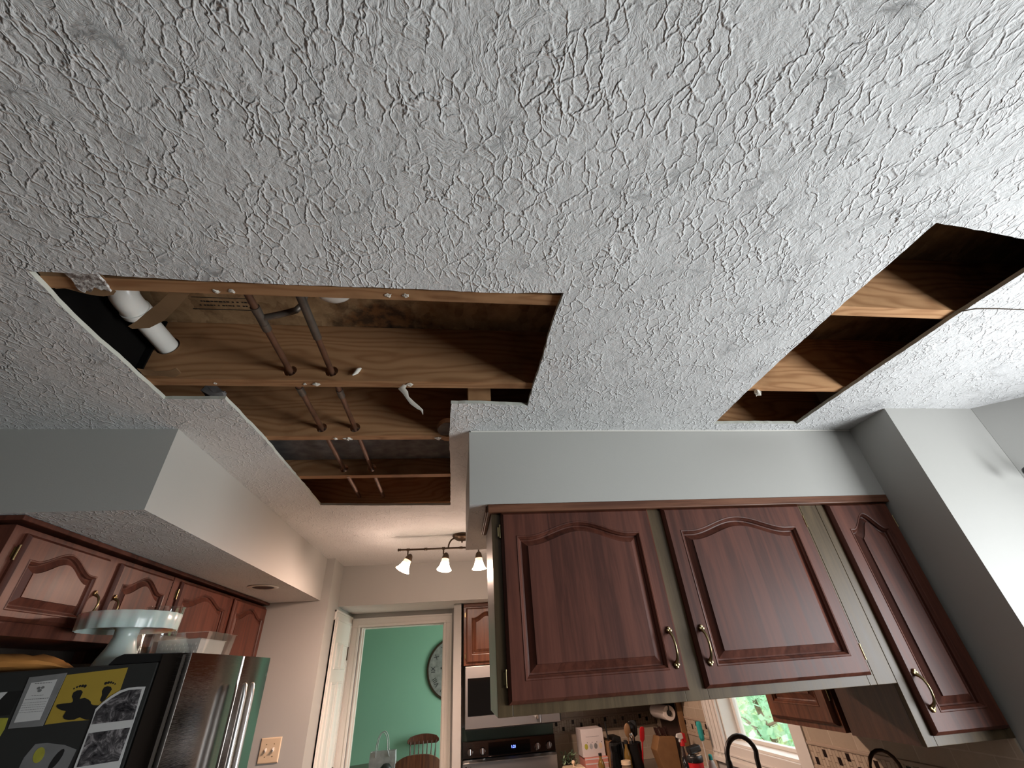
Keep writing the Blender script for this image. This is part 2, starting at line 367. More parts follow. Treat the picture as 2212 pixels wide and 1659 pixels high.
def world_loc(o):
    v = Vector((0, 0, 0))
    while o is not None: v += o.location; o = o.parent
    return v
def tag(o, label=None, cat=None, group=None, kind=None):
    for k, v in (('label', label), ('category', cat), ('group', group), ('kind', kind)):
        if v: o[k] = v
    return o
def thing(name, loc, label, cat, group=None, kind=None):
    o = bpy.data.objects.new(name, None); o.empty_display_size = .1; o.location = loc; col.objects.link(o)
    return tag(o, label, cat, group, kind)
def struct(o, label=None): o['kind'] = 'structure'; return tag(o, label) if label else o
def bx(name, mat, *d, parent=None, bevel=0): return B().box(*d).done(name, mat, parent, bevel=bevel)
def text(name, body, loc, U, H, size, mat, parent=None, ext=.0004):
    c = bpy.data.curves.new(name, 'FONT'); c.body = body; c.size = size; c.extrude = ext; c.align_x = 'CENTER'; c.align_y = 'CENTER'
    tmp = bpy.data.objects.new(name, c); c.materials.append(M[mat])
    me = bpy.data.meshes.new_from_object(tmp); bpy.data.objects.remove(tmp); bpy.data.curves.remove(c); me.name = name
    o = bpy.data.objects.new(name, me); col.objects.link(o); U, H = Vector(U).normalized(), Vector(H).normalized(); Nn = U.cross(H)
    mm = Matrix((U, H, Nn)).transposed().to_4x4()
    o.rotation_euler = mm.to_euler()
    if parent is not None: o.parent = parent; o.location = Vector(loc)-world_loc(parent)
    else: o.location = loc
    return o
random.seed(7)
# ------------------------------------------------------------------ room shell
def jag(pts, step=.022, amp=.0016):
    out = []
    for k in range(len(pts)):
        a, b = Vector(pts[k]), Vector(pts[(k+1) % len(pts)]); n = max(1, int((b-a).length/step))
        for j in range(n):
            p = a.lerp(b, j/n)
            if j: p += Vector((random.uniform(-amp, amp), random.uniform(-amp, amp)))
            out.append(p)
    return out
H1 = [(-0.963, 0.7602), (-0.9735, 0.8806), (-0.9759, 0.9881), (-0.9707, 1.0989), (-0.9709, 1.1457), (-0.9683, 1.2215), (-0.9675, 1.3053), (-0.8751, 1.3042), (-0.7785, 1.3013), (-0.7587, 1.6153), (-0.7578, 1.8851), (-0.7516, 2.4098), (-0.489, 2.4382), (-0.0407, 2.4647), (-0.0359, 2.0358), (-0.0349, 1.7787), (-0.0373, 1.6173), (-0.0275, 1.3234), (0.0728, 1.3224), (0.1718, 1.329), (0.2556, 1.3369), (0.2561, 1.2228), (0.2626, 1.0517), (0.2621, 0.9103), (0.2652, 0.827), (0.2702, 0.7627), (0.0965, 0.7717), (-0.0705, 0.7701), (-0.2505, 0.7706), (-0.4382, 0.7701), (-0.6438, 0.7687), (-0.8219, 0.7617)]
H2 = [(1.1085, 0.4953), (1.1021, 0.5929), (1.0924, 0.7112), (1.0872, 0.8001), (1.0799, 1.0156), (1.0745, 1.2273), (1.0775, 1.4783), (1.2611, 1.4746), (1.4689, 1.479), (1.4768, 1.2209), (1.4931, 0.8992), (1.4971, 0.8078), (1.5211, 0.6231), (1.53, .535), (1.389, .523)]
ZC = 2.44
XL, XR, YN, YF = -1.72, 2.60, -4.5, 4.60
hole_loops = [[(p.x, p.y, ZC) for p in jag(H)] for H in (H1, H2)]
outer = [(-2.2, YN-.1, ZC), (2.75, YN-.1, ZC), (2.75, 1.48, ZC), (1.95, 1.48, ZC), (1.95, 4.8, ZC), (-2.2, 4.8, ZC)]
struct(B().holed(outer, hole_loops, (0, 0, .0125), 0, 1, 2).done('ceiling', ['ceiling', 'drywall', 'gypsum'], base=(0, 0, ZC)), 'textured grey white ceiling with two cut holes')
struct(bx('floor', 'floor', -4.5, 4.5, 1.62, 8.2, -.12, 0))
struct(bx('floor', 'carpet', -4.5, 4.5, -4.6, 1.6195, -.12, 0))
# perimeter walls rise past the ceiling and close the joist cavity
TOP = 2.72
struct(bx('wall_left', 'panelling', XL-.12, XL, YN, 3.72, 0, TOP))
struct(bx('wall_near', 'panelling', XL-.12, XR+.12, YN-.12, YN, 0, TOP))
# right wall of the breakfast area with the bay window opening
w = B(); y0, y1, zb_, zt = -.87, .83, .95, 2.05
w.holed([(XR, YN, 0), (XR, 1.065, 0), (XR, 1.065, TOP), (XR, YN, TOP)], [[(XR, y0, zb_), (XR, y1, zb_), (XR, y1, zt), (XR, y0, zt)]], (.12, 0, 0))
struct(w.done('wall_right', 'wall'))
# angled wall, the short wall facing the room and the kitchen's right wall
struct(B().prism([(XR, 1.065, 0), (2.196, 1.343, 0), (2.196, 1.46, 0), (XR+.12, 1.17, 0), (XR+.12, 1.065, 0)], (0, 0, TOP)).done('wall_angled', 'wall'))
WY0, WY1, WZ0, WZ1 = 2.70, 3.44, 1.13, 2.0
w = B()
w.holed([(1.773, 1.344, 0), (1.773, 4.72, 0), (1.773, 4.72, TOP), (1.773, 1.344, TOP)], [[(1.773, WY0, WZ0), (1.773, WY1, WZ0), (1.773, WY1, WZ1), (1.773, WY0, WZ1)]], (.13, 0, 0))
w.box(1.903, 2.20, 1.344, 1.46, 0, TOP)
struct(w.done('wall_kitchen_right', 'wall'))
# block behind the fridge run with the closet door on its side
struct(bx('wall_beside_fridge', 'wall', XL-.12, -.965, 3.72, 4.72, 0, TOP))
# back wall with the doorway
w = B().holed([(-.965, 4.60, 0), (1.773, 4.60, 0), (1.773, 4.60, TOP), (-.965, 4.60, TOP)], [[(-.862, 4.60, .001), (-.102, 4.60, .001), (-.102, 4.60, 2.02), (-.862, 4.60, 2.02)]], (0, .12, 0))
struct(w.done('wall_back', 'wall'))
struct(bx('wall_pier', 'wall', -.02, .045, 4.25, 4.598, 0, 2.13))
# soffits: painted sides, plastered underside
def soffit(x0, x1, y0, y1, z0, label):
    b = B(); b.box(x0, x1, y0, y1, z0, ZC)
    b.bm.normal_update()
    bmesh.ops.recalc_face_normals(b.bm, faces=b.bm.faces)
    for f in b.bm.faces:
        f.material_index = 1 if f.normal.z < -.5 else 0
    return struct(b.done('soffit', ['wall', 'ceiling']), label)
soffit(XL, -1.027, 1.514, 3.72, 2.14, 'boxed soffit over the left cabinets')
soffit(.044, 1.773, 1.538, 2.244, 2.137, 'boxed soffit over the hanging cabinets')
soffit(-.965, 1.773, 4.03, 4.60, 2.13, 'boxed soffit over the doorway')
# caulk lines where the soffit paint meets the ceiling
def caulk(pts):
    struct(B().tube(pts, .0035, 6).done('trim_1', 'white', smooth=True))
caulk([(.05, 1.536, 2.4365), (.6, 1.535, 2.438), (1.2, 1.536, 2.437), (1.77, 1.536, 2.4375)])
# doorway casing
def casing(name, x0, x1, z1, y, wd, axis='x', side=-1, zb=0):
    b = B()
    for lo, hi, t in ((0, wd, .014), (0, wd*.22, .020), (wd*.72, wd, .024)):
        for s in (0, 1):
            a, c = (x0+lo, x0+hi) if s == 0 else (x1-hi, x1-lo)
            if axis == 'x': b.box(a, c, y-t, y, zb, z1-wd)
            else: b.box(y, y+t, a, c, zb, z1-wd)
        zz = (z1-hi, z1-lo)
        if axis == 'x': b.box(x0+lo, x1-lo, y-t, y, *zz)
        else: b.box(y, y+t, x0+lo, x1-lo, *zz)
    return struct(b.done(name, 'white', bevel=.002))
casing('trim_2', -.946, -.038, 2.09, 4.599, .075)
j = B(); j.box(-.875, -.853, 4.601, 4.74, 0, 2.03); j.box(-.113, -.09, 4.601, 4.74, 0, 2.03); j.box(-.853, -.113, 4.601, 4.74, 2.010, 2.03)
j.box(-.853, -.843, 4.65, 4.69, 0, 2.01); j.box(-.123, -.113, 4.65, 4.69, 0, 2.01)
struct(j.done('trim_3', 'white'))
# closet door on the side wall
casing('trim_4', 3.955, 4.598, 2.10, -.964, .07, 'y')
d = B(); d.box(-.964, -.945, 4.03, 4.525, .01, 2.035)
door = struct(d.done('door_1', 'white', bevel=.002))
pn = []
for z0, z1 in ((1.70, 1.88), (1.0, 1.62), (.18, .86)):
    for a, c in ((4.085, 4.255), (4.30, 4.47)):
        q = lambda i, h: [(-.945+h, a+i, z0+i), (-.945+h, c-i, z0+i), (-.945+h, c-i, z1-i), (-.945+h, a+i, z1-i)]
        B().loops([q(0, 0), q(.004, .006), q(.012, .006), q(.018, .001), q(.045, .005), q(.047, .006)], cap0=False).done('door_panel', 'white', door)
B().box(-.947, -.938, 4.512, 4.528, 1.766, 1.864).done('hinge', 'bronze', door)
B().box(-.947, -.938, 4.512, 4.528, .98, 1.07).done('hinge', 'bronze', door)
B().box(-.962, -.943, 4.04, 4.44, 2.036, 2.044).done('door_track', 'bronze', door)
# kitchen window
g = glass = None
fr = B()
for y0_, y1_, z0_, z1_, t in ((WY0-.10, WY0, WZ0-.10, WZ1+.1, .018), (WY1, WY1+.19, WZ0-.10, WZ1+.1, .018), (WY0, WY1, WZ1, WZ1+.1, .018), (WY0, WY1, WZ0-.10, WZ0, .018)):
    fr.box(1.773-t, 1.7725, y0_, y1_, z0_, z1_)
for yy in (WY1+.02, WY1+.07, WY1+.12, WY1+.17): fr.box(1.748, 1.7725, yy, yy+.010, WZ0-.10, WZ1+.1)
fr.box(1.748, 1.7725, WY0-.10, WY1+.19, WZ0-.055, WZ0-.045); fr.box(1.742, 1.7725, WY0-.10, WY1+.19, WZ0-.10, WZ0-.075)
win = struct(fr.done('window_1', 'white', bevel=.002))
wj = B(); wj.box(1.775, 1.90, WY0, WY0+.012, WZ0, WZ1); wj.box(1.775, 1.90, WY1-.012, WY1, WZ0, WZ1); wj.box(1.775, 1.90, WY0, WY1, WZ0, WZ0+.012); wj.box(1.775, 1.90, WY0, WY1, WZ1-.012, WZ1)
wj.done('window_jamb', 'white', win)
ws = B(); ya, yb = WY0+.012, WY1-.012
for a in ((ya, ya+.035, WZ0+.012, WZ1-.012), (yb-.030, yb, WZ0+.012, WZ1-.012), (ya+.035, yb-.030, WZ0+.012, WZ0+.032), (ya+.035, yb-.030, WZ1-.05, WZ1-.012)): ws.box(1.865, 1.898, *a)
ws.done('window_sash', 'white', win, bevel=.003)
B().box(1.880, 1.884, ya+.035, yb-.030, WZ0+.032, WZ1-.05).done('window_pane', 'glass', win)
# bay window frame in the right wall
pf = B()
for a in ((-.87, -.83, .95, 2.05), (.79, .83, .95, 2.05), (-.83, .79, .95, .99), (-.83, .79, 2.01, 2.05), (-.035, -.005, .99, 2.01)): pf.box(2.63, 2.70, *a)
struct(pf.done('window_2', 'white', bevel=.004))
# backsplash tile and mosaic bands
def splash(name, wall, a0, a1, z0, z1, segs):
    t = B(); mo = B(); li = B(); sq = B(); e = .008
    def bb(o, s0, s1, q0, q1, th): 
        if wall == 'x': o.box(s0, s1, 4.5985-th, 4.5985, q0, q1)
        else: o.box(1.7715-th, 1.7715, s0, s1, q0, q1)
    for s0, s1, q0, q1 in segs: bb(t, s0, s1, q0, q1, e)
    for s0, s1 in [(s[0], s[1]) for s in segs if s[2] < 1.0]:
        bb(mo, s0, s1, 1.142, 1.222, e+.002)
        for zz in (1.222, 1.128): bb(li, s0, s1, zz, zz+.014, e+.007)
        k = 0; x = s0+.018
        while x < s1-.03:
            zc = (1.199, 1.163, 1.203, 1.181)[k % 4]
            bb(sq, x, x+.021, zc-.014, zc+.014, e+.0035); x += (.060, .088, .072, .105, .052)[k % 5]; k += 1
    o = struct(t.done(name, 'tile')); mo.done('mosaic_band', 'mosaic', o); li.done('pencil_liner', 'grout', o, bevel=.003); sq.done('dark_mosaic', 'darktile', o)
splash('trim_5', 'x', 0, 0, 0, 0, [(.836, 1.762, .915, 1.45)])
splash('trim_6', 'y', 0, 0, 0, 0, [(1.56, 2.598, .915, 1.355), (3.632, 4.58, .915, 1.355)])
struct(bx('trim_7', 'greenback', .06, .834, 4.586, 4.5985, .9, 1.23))
# dining room beyond the doorway
struct(bx('wall_dining_far', 'green', -3.0, 1.55, 7.62, 7.74, 0, 2.56)); struct(bx('wall_dining_left', 'green', -3.12, -3.0, 4.72, 7.62, 0, 2.56))
w = B().holed([(1.55, 4.85, 0), (1.55, 7.62, 0), (1.55, 7.62, 2.56), (1.55, 4.85, 2.56)], [[(1.55, 5.4, .7), (1.55, 6.8, .7), (1.55, 6.8, 2.0), (1.55, 5.4, 2.0)]], (.12, 0, 0))
struct(w.done('wall_dining_right', 'green'))
struct(bx('wall_dining_near', 'green', -3.12, -1.84, 4.60, 4.72, 0, 2.56)); struct(bx('wall_dining_corner', 'green', .9, 1.67, 4.722, 4.85, 0, 2.56))
struct(bx('ceiling_dining', 'white', -3.12, 1.67, 4.73, 7.74, 2.56, 2.66))
# ------------------------------------------------------------------ above the ceiling
o = struct(bx('subfloor', 'osb', -2.2, 2.7, -4.5, 4.7, 2.689, 2.71), 'water stained board subfloor above the joists')
# printed grade stamp on the board
st = B(); random.seed(3)
for k, (yy, xx0, xx1, th) in enumerate(((1.005, -.80, -.70, .005), (1.028, -.84, -.70, .009), (1.052, -.85, -.71, .009), (1.078, -.86, -.69, .002), (1.094, -.84, -.69, .006), (1.112, -.85, -.70, .006), (1.132, -.88, -.68, .003))):
    if th < .004: st.box(xx0, xx1, yy, yy+th, 2.6882, 2.6892); continue
    x = xx0
    while x < xx1:
        wd = random.uniform(.004, .011); st.box(x, x+wd, yy, yy+th*random.uniform(.7, 1), 2.6882, 2.6892); x += wd+random.choice((.003, .003, .009))
st.done('printed_stamp', 'ink', o)
PX = (-.553, -.422)
def joist(y, label, holes=(), x0=-2.15, x1=2.55):
    def circ(cx, cz, r, n=20): return [(cx+r*math.cos(2*PI*k/n), y, cz+r*math.sin(2*PI*k/n)) for k in range(n)]
    b = B().holed([(x0, y, 2.453), (x1, y, 2.453), (x1, y, 2.688), (x0, y, 2.688)], [circ(*h) for h in holes], (0, .038, 0))
    return tag(b.done('ceiling_joist', 'joist'), label, 'joist', None)
ph = [(PX[0], 2.490, .021), (PX[1], 2.490, .021)]
joist(.785, 'wooden joist along the near edge of the big ceiling hole', ph)
joist(1.203, 'water marked joist crossing the middle of the wide part of the big hole', ph+[(-.957, 2.585, .036)])
joist(1.600, 'joist where the big hole narrows, second from the doorway end in the photo middle', ph+[(-.045, 2.49, .045)])
joist(2.020, 'thin looking joist in the narrow part of the big hole', ph)
joist(2.440, 'dark joist at the far end of the narrow part of the big hole', [])
tag(bx('blocking_board', 'joist', .035, .118, 1.325, 1.50, 2.455, 2.685), 'short pale block of wood standing behind the step of the big hole', 'wood block')
tag(bx('insulation_batt', 'insul', -1.5, .5, 1.645, 2.015, 2.535, 2.685), 'grey mottled insulation slab between two joists in the narrow hole', 'insulation')
b = B(); b.prism([(-1.030, .825, 2.456), (-1.012, .825, 2.456), (-1.012, 1.196, 2.456), (-.990, 1.196, 2.456), (-.990, 1.2015, 2.456), (-1.030, 1.2015, 2.456)], (0, 0, .229))  # added black sheet that paints the shade beside the drain pipe
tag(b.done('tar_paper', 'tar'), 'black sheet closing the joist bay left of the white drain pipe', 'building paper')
# copper pipes
def elbow(c, r, n=5): return c
p = B().tube([(PX[0], .70, 2.49), (PX[0], 2.43, 2.49)], .0095, 14).done('copper_pipe', 'copper', smooth=True)
tag(p, 'left copper water pipe running through the joists of the big hole', 'pipe')
t_ = B().tube([(PX[0], .905, 2.49), (PX[0], .93, 2.49)], .0125, 14).tube([(PX[0], .972, 2.49), (PX[0], .998, 2.49)], .0125, 14).tube([(PX[0], .93, 2.49), (PX[0], .972, 2.49)], .0118, 14)
t_.done('pipe_tee', 'copper_grey', p, smooth=True)
B().tube([(PX[0], 1.30, 2.49), (PX[0], 1.345, 2.49)], .012, 14).done('coupling', 'copper_grey', p, smooth=True)
B().tube([(PX[0]+.008, .950, 2.492), (PX[0]+.05, .948, 2.505), (PX[0]+.088, .946, 2.520), (PX[0]+.100, .945, 2.54), (PX[0]+.102, .945, 2.688)], .0095, 12).done('branch_pipe', 'copper_grey', p, smooth=True)
p = B().tube([(PX[1], .70, 2.49), (PX[1], 2.43, 2.49)], .0095, 14).done('copper_pipe', 'copper', smooth=True)
tag(p, 'right copper water pipe running through the joists beside the left one', 'pipe')
B().tube([(PX[1], .84, 2.49), (PX[1], 1.03, 2.49)], .0120, 14).done('pipe_sleeve', 'copper_grey', p, smooth=True)
B().tube([(PX[1], 1.315, 2.49), (PX[1], 1.36, 2.49)], .0120, 14).done('coupling', 'copper_grey', p, smooth=True)
# white pvc drain with elbow, and the round white fitting
p = B().tube([(-.957, 1.02, 2.585), (-.957, 1.30, 2.585)], .030, 28).done('drain_pipe', 'pvc', smooth=True)
tag(p, 'white plastic drain pipe with a fat elbow entering the water marked joist', 'pipe')
el = B(); pts = [(-.957, 1.04, 2.585), (-.957, 1.00, 2.585)]+[(-.957, 1.00-.055*math.sin(a), 2.585+.055*(1-math.cos(a))) for a in (.3, .6, .9, 1.2, 1.5)]+[(-.957, .945, 2.67), (-.957, .945, 2.688)]
el.tube(pts, [.036, .036]+[.036]*5+[.036, .036], 28); el.tube([(-.957, 1.046, 2.585), (-.957, 1.030, 2.585)], .0395, 28); el.tube([(-.957, .945, 2.650), (-.957, .945, 2.672)], .0395, 28)
el.done('elbow_fitting', 'pvc', p, smooth=True)
p = B().lathe([(.0, 0), (.030, .001), (.048, .006), (.058, .018), (.060, .03), (.060, .086)], (-.386, .955, 2.602), n=40).done('plastic_dome', 'pvc', smooth=True)
tag(p, 'round white plastic fitting under the stained subfloor beside the right copper pipe', 'pipe fitting')
# torn paper, plaster scraps
def strip(name, mat, rows, label, cat, th=.0012, group=None):
    # rows: list of (left point, right point)
    b = B(); rings = []
    for a, c in rows:
        a, c = Vector(a), Vector(c); rings.append((a, c))
    nn = Vector((0, 0, th)); R = [[a, c, c+nn, a+nn] for a, c in rings]
    b.loops(R); return tag(b.done(name, mat, smooth=60), label, cat, group)
strip('torn_paper', 'kraft', [((-.720, .836, 2.47), (-.672, .836, 2.47)), ((-.762, .872, 2.466), (-.716, .876, 2.458)), ((-.812, .908, 2.458), (-.772, .924, 2.449)), ((-.846, .934, 2.452), (-.820, .950, 2.444)), ((-.872, .948, 2.446), (-.864, .955, 2.443))], 'brown paper flap hanging across the white drain pipe', 'torn paper')
strip('torn_paper', 'kraft', [((-.966, 1.150, 2.452), (-.966, 1.185, 2.452)), ((-.92, 1.158, 2.449), (-.92, 1.178, 2.446)), ((-.875, 1.150, 2.446), (-.87, 1.176, 2.440)), ((-.85, 1.138, 2.448), (-.845, 1.158, 2.444))], 'thin curled paper sliver on the left cut edge of the big hole', 'torn paper')
b = B(); b.tube([(-.184, 1.228, 2.450), (-.188, 1.226, 2.436), (-.180, 1.222, 2.420), (-.168, 1.220, 2.400), (-.150, 1.218, 2.378), (-.132, 1.216, 2.360), (-.120, 1.214, 2.350), (-.113, 1.213, 2.334)], [.009, .0125, .0085, .0075, .0062, .0075, .0030, .0010], 6)
for v in b.bm.verts: v.co.y = 1.22+(v.co.y-1.22)*.22; v.co.x += .0035*math.sin(v.co.z*190)
tag(b.done('paint_curl', 'paper', smooth=60), 'long twisted strip of paint dangling from the joist at mid hole', 'paint strip')
b = B(); b.tube([(-.328, 1.1995, 2.502), (-.336, 1.196, 2.492), (-.340, 1.194, 2.480), (-.350, 1.193, 2.468)], [.003, .008, .007, .002], 6)
tag(b.done('paint_curl', 'paper', smooth=60), 'small pale curl stuck to the face of the water marked joist', 'paint strip')
random.seed(11)
def scrap(c, r, label, mat='paper', flat=.45, grp=None, n=9):
    bm_ = B(); rings = []
    for z, k in ((0, .6), (-.5, 1.0), (-1, .55)):
        rings.append([(c[0]+r*k*random.uniform(.45, 1.7)*math.cos(2*PI*j/n), c[1]+r*k*random.uniform(.45, 1.5)*math.sin(2*PI*j/n), c[2]+z*r*flat*random.uniform(.6, 1.3) if z else c[2]) for j in range(n)])
    return tag(bm_.loops(rings).done('plaster_scrap', mat), label, 'plaster scrap', grp)
G = 'plaster scraps left on the joists'
scrap((-.598, .815, 2.453), .007, 'left of two white nail scraps on the near joist above the left copper pipe', grp=G)
scrap((-.560, .812, 2.453), .007, 'right of two white nail scraps on the near joist above the left copper pipe', grp=G)
scrap((-.183, .806, 2.453), .007, 'left of two white scraps on the near joist right of the white round fitting', grp=G)
scrap((-.138, .804, 2.453), .008, 'right of two white scraps on the near joist right of the white round fitting', grp=G)
scrap((-.165, 1.222, 2.453), .010, 'white lump where the long paint strip hangs', grp=G)
scrap((-.470, 1.224, 2.453), .011, 'torn white lump on the water marked joist above the copper pipes', grp=G)
scrap((-.505, 1.224, 2.453), .006, 'small white flake left of the torn lump on the water marked joist', grp=G)
scrap((-.498, 1.622, 2.453), .010, 'left of two white lumps on the joist where the hole narrows', grp=G)
scrap((-.448, 1.624, 2.453), .013, 'right of two white lumps on the joist where the hole narrows', grp=G)
scrap((-.083, 1.622, 2.453), .013, 'white lump near the right end of the joist where the hole narrows', grp=G)
scrap((-.530, 2.040, 2.453), .006, 'small white speck on the thin looking joist between the pipes', grp=G)
scrap((-.780, 1.226, 2.453), .005, 'tiny white flake at the left end of the water marked joist', grp=G)
scrap((1.124, 1.235, 2.453), .013, 'small flap of white paper under the second joist of the right hole', flat=1.6, grp=G)
# kraft faced plasterboard remnant at the near left corner
b = B(); out = [(-.900, .766), (-.834, .766), (-.834, .798), (-.837, .823), (-.846, .815), (-.855, .818), (-.864, .809), (-.872, .816), (-.882, .826), (-.890, .820), (-.897, .829), (-.905, .815), (-.899, .796)]
b.prism([(x, y, 2.452) for x, y in jag(out, .008, .0022)], (0, 0, -.006))
tag(b.done('plasterboard_remnant', 'gypsum_scrap'), 'ragged white plasterboard scrap clinging to the near left corner of the big hole', 'plaster scrap')
b = B(); out = [(-.961, .768), (-.832, .768), (-.832, .828), (-.845, .840), (-.870, .846), (-.895, .843), (-.915, .835), (-.940, .823), (-.961, .826)]
b.prism([(x, y, 2.4535) for x, y in jag(out, .02, .004)], (0, 0, .001))
tag(b.done('torn_paper', 'kraft'), 'brown torn paper sheet behind the white plasterboard scrap', 'torn paper')
# insulation tuft past the narrow step
b = B(); b.tube([(-.80, 1.325, 2.475), (-.83, 1.335, 2.48), (-.86, 1.34, 2.50), (-.875, 1.35, 2.53)], [.008, .020, .024, .010], 14)
for v in b.bm.verts: v.co += Vector((random.uniform(-1, 1), random.uniform(-1, 1), random.uniform(-1, 1)))*.005
tag(b.done('insulation_tuft', 'insul', smooth=True), 'small grey tuft of insulation in the dark behind the hole step', 'insulation')
tag(B().tube([(1.49, .775, 2.4385), (1.53, .760, 2.4380), (1.60, .757, 2.4385), (1.70, .757, 2.4382), (1.78, .760, 2.4385)], .0016, 5).done('hanging_fiber', 'bronze'), 'thin dark fibre trailing from the right edge of the small hole', 'fibre')
# ------------------------------------------------------------------ cathedral cabinet doors
def frame3(origin, U, Nn):
    O, U, Nn = Vector(origin), Vector(U), Vector(Nn)
    return lambda u, v, w: O+U*u+Nn*v+Vector((0, 0, w))
def cabinet_door(P, W, H, mat, parent, arch=.045, stile=.052, top=.040, bottom=.055, peakw=.80):
    nb, ns, nt = 12, 10, 40
    zs = H-top-arch
    def az(u):
        t = (u-W/2)/((W-2*stile)/2)
        k = abs(t)/peakw
        e = .5*(1+math.cos(PI*min(1, k)))
        return zs+arch*e**.85
    def loop(i, kind):
        pts = []
        if kind == 'r': x0, x1, z0 = i, W-i, i; f = lambda u: H-i
        else:
            x0, x1, z0 = stile+i, W-stile-i, bottom+i
            def f(u):
                s_ = (az(min(W-stile, u+.002))-az(max(stile, u-.002)))/.004
                return az(u)-i*math.sqrt(1+s_*s_)*.9
        for k in range(nb): pts.append((x0+(x1-x0)*k/nb, z0))
        zt1 = f(x1)
        for k in range(ns): pts.append((x1, z0+(zt1-z0)*k/ns))
        for k in range(nt): u = x1-(x1-x0)*k/nt; pts.append((u, f(u)))
        zt0 = f(x0)
        for k in range(ns): pts.append((x0, zt0-(zt0-z0)*k/ns))
        return pts
    b = B()
    prof = [(0, 'r', .0), (0, 'r', .008), (.003, 'r', .0125), (.010, 'r', .0190), (.0, 'a', .0190), (.002, 'a', .0208), (.006, 'a', .0200), (.009, 'a', .0150), (.013, 'a', .0120), (.015, 'a', .0050), (.019, 'a', .0036), (.040, 'a', .0150), (.0405, 'a', .0185)]
    rings = [[P(u, v, w) for u, w in loop(i, k)] for i, k, v in prof]
    b.loops(rings, cap0=True, cap1=True)
    return b.done('cabinet_door', mat, parent, smooth=28)
def bow_handle(P, u, w0, w1, parent, horizontal=False):
    b = B(); L = w1-w0
    q = lambda t, v: P(u, v, w0+L*t)
    pts = [(.0, .0205), (.03, .024), (.09, .033), (.18, .041), (.34, .046), (.5, .0475), (.66, .046), (.82, .041), (.91, .033), (.97, .024), (1., .0205)]
    b.tube([q(t, v) for t, v in pts], [.0068, .0060, .0048, .0042, .0036, .0035, .0036, .0042, .0048, .0060, .0068], 12)
    for t in (-.02, 1.02):
        for du in (-.0045, .0045, 0):
            c = P(u+du, .0215, w0+L*t+(0 if du else (-.006 if t < 0 else .006)))
            b.lathe([(0, -.006), (.004, -.005), (.006, 0), (.004, .005), (0, .006)], c, P(0, 1, 0)-P(0, 0, 0), n=10)
    return b.done('door_handle', 'brass', parent, smooth=50)
def hinge(P, u, w, parent, s=1):
    b = B()
    b.tube([P(u, .008, w-.020), P(u, .008, w+.020)], .0026, 8)
    for dz in (-.021, .021): b.tube([P(u, .008, w+dz-.002), P(u, .008, w+dz+.002)], .0034, 8)
    p = [P(u, .0005, w-.016), P(u+s*.008, .0005, w-.016), P(u+s*.008, .0005, w+.016), P(u, .0005, w+.016)]
    b.prism(p, (P(0, 1, 0)-P(0, 0, 0))*.002)
    return b.done('hinge', 'brass', parent, smooth=50)
def bxp(P, parent, name, mat, *segs, bevel=.0012):
    b = B()
    for u0, u1, v0, v1, w0, w1 in segs:
        a, c = P(u0, v0, w0), P(u1, v1, w1)
        b.box(min(a.x, c.x), max(a.x, c.x), min(a.y, c.y), max(a.y, c.y), min(a.z, c.z), max(a.z, c.z))
    return b.done(name, mat, parent, bevel=bevel)

# hanging cabinets, face plane y = 1.557
YFc = 1.557
P = frame3((.124, YFc, 0), (1, 0, 0), (0, -1, 0))
t = thing('hanging_cabinet', (.75, YFc+.15, 1.513), 'wide two door cherry cabinet hanging from the soffit in the middle right', 'cabinet')
bxp(P, t, 'cabinet_body', 'frame_red', (.0, 1.248, -.31, -.018, 1.513, 2.106), bevel=0)
bxp(P, t, 'face_frame', 'frame', (0, .045, -.018, 0, 1.513, 2.106), (.585, .660, -.018, 0, 1.513, 2.106), (1.222, 1.248, -.018, 0, 1.513, 2.106), (.045, .585, -.018, 0, 1.513, 1.552), (.66, 1.222, -.018, 0, 1.513, 1.552), (.045, .585, -.018, 0, 2.085, 2.106), (.66, 1.222, -.018, 0, 2.085, 2.106))
for u, W, hu, hs in ((.032, .566, .536, 0), (.652, .583, .030, 1)):
    Pd = frame3(P(u, 0, 1.541), (1, 0, 0), (0, -1, 0))
    d = cabinet_door(Pd, W, .566, 'cherry', t)
    bow_handle(Pd, hu, .070, .160, d)
    for wz in (.065, .50): hinge(Pd, -.004 if not hs else W+.004, wz, d, -1 if not hs else 1)
# filler strip and tall narrow cabinet
t2 = thing('tall_cabinet', (1.61, YFc+.15, 1.35), 'narrow cherry cabinet with one door hanging lower against the right wall', 'cabinet')
P2 = frame3((1.3725, YFc, 0), (1, 0, 0), (0, -1, 0))
bxp(P2, t2, 'filler_strip', 'frame', (.0005, .073, -.018, 0, 1.513, 2.106))
bxp(P2, t2, 'cabinet_body', 'frame_red', (.0745, .398, -.30, -.018, 1.350, 2.106), bevel=0)
bxp(P2, t2, 'face_frame', 'frame', (.0742, .112, -.018, 0, 1.350, 2.106), (.372, .398, -.018, 0, 1.350, 2.106), (.112, .372, -.018, 0, 1.350, 1.392), (.112, .372, -.018, 0, 2.085, 2.106))
Pd = frame3(P2(.108, 0, 1.376), (1, 0, 0), (0, -1, 0))
d = cabinet_door(Pd, .277, .729, 'cherry', t2, arch=.060, stile=.050)
bow_handle(Pd, .026, .070, .160, d); hinge(Pd, .281, .655, d, 1)
# crown strip wrapping both
b = B(); b.box(.118, 1.771, YFc-.022, YFc-.0005, 2.1068, 2.1365); b.box(.110, .1235, YFc-.022, YFc+.30, 2.1068, 2.1365); b.box(.104, .1235, YFc+.0, YFc+.312, 2.112, 2.1365); b.box(.1235, 1.771, YFc, YFc+.30, 2.1075, 2.1365)
tag(b.done('crown_strip', 'cherry_h', bevel=.003), 'long thin wood moulding along the top of the hanging cabinets', 'moulding')

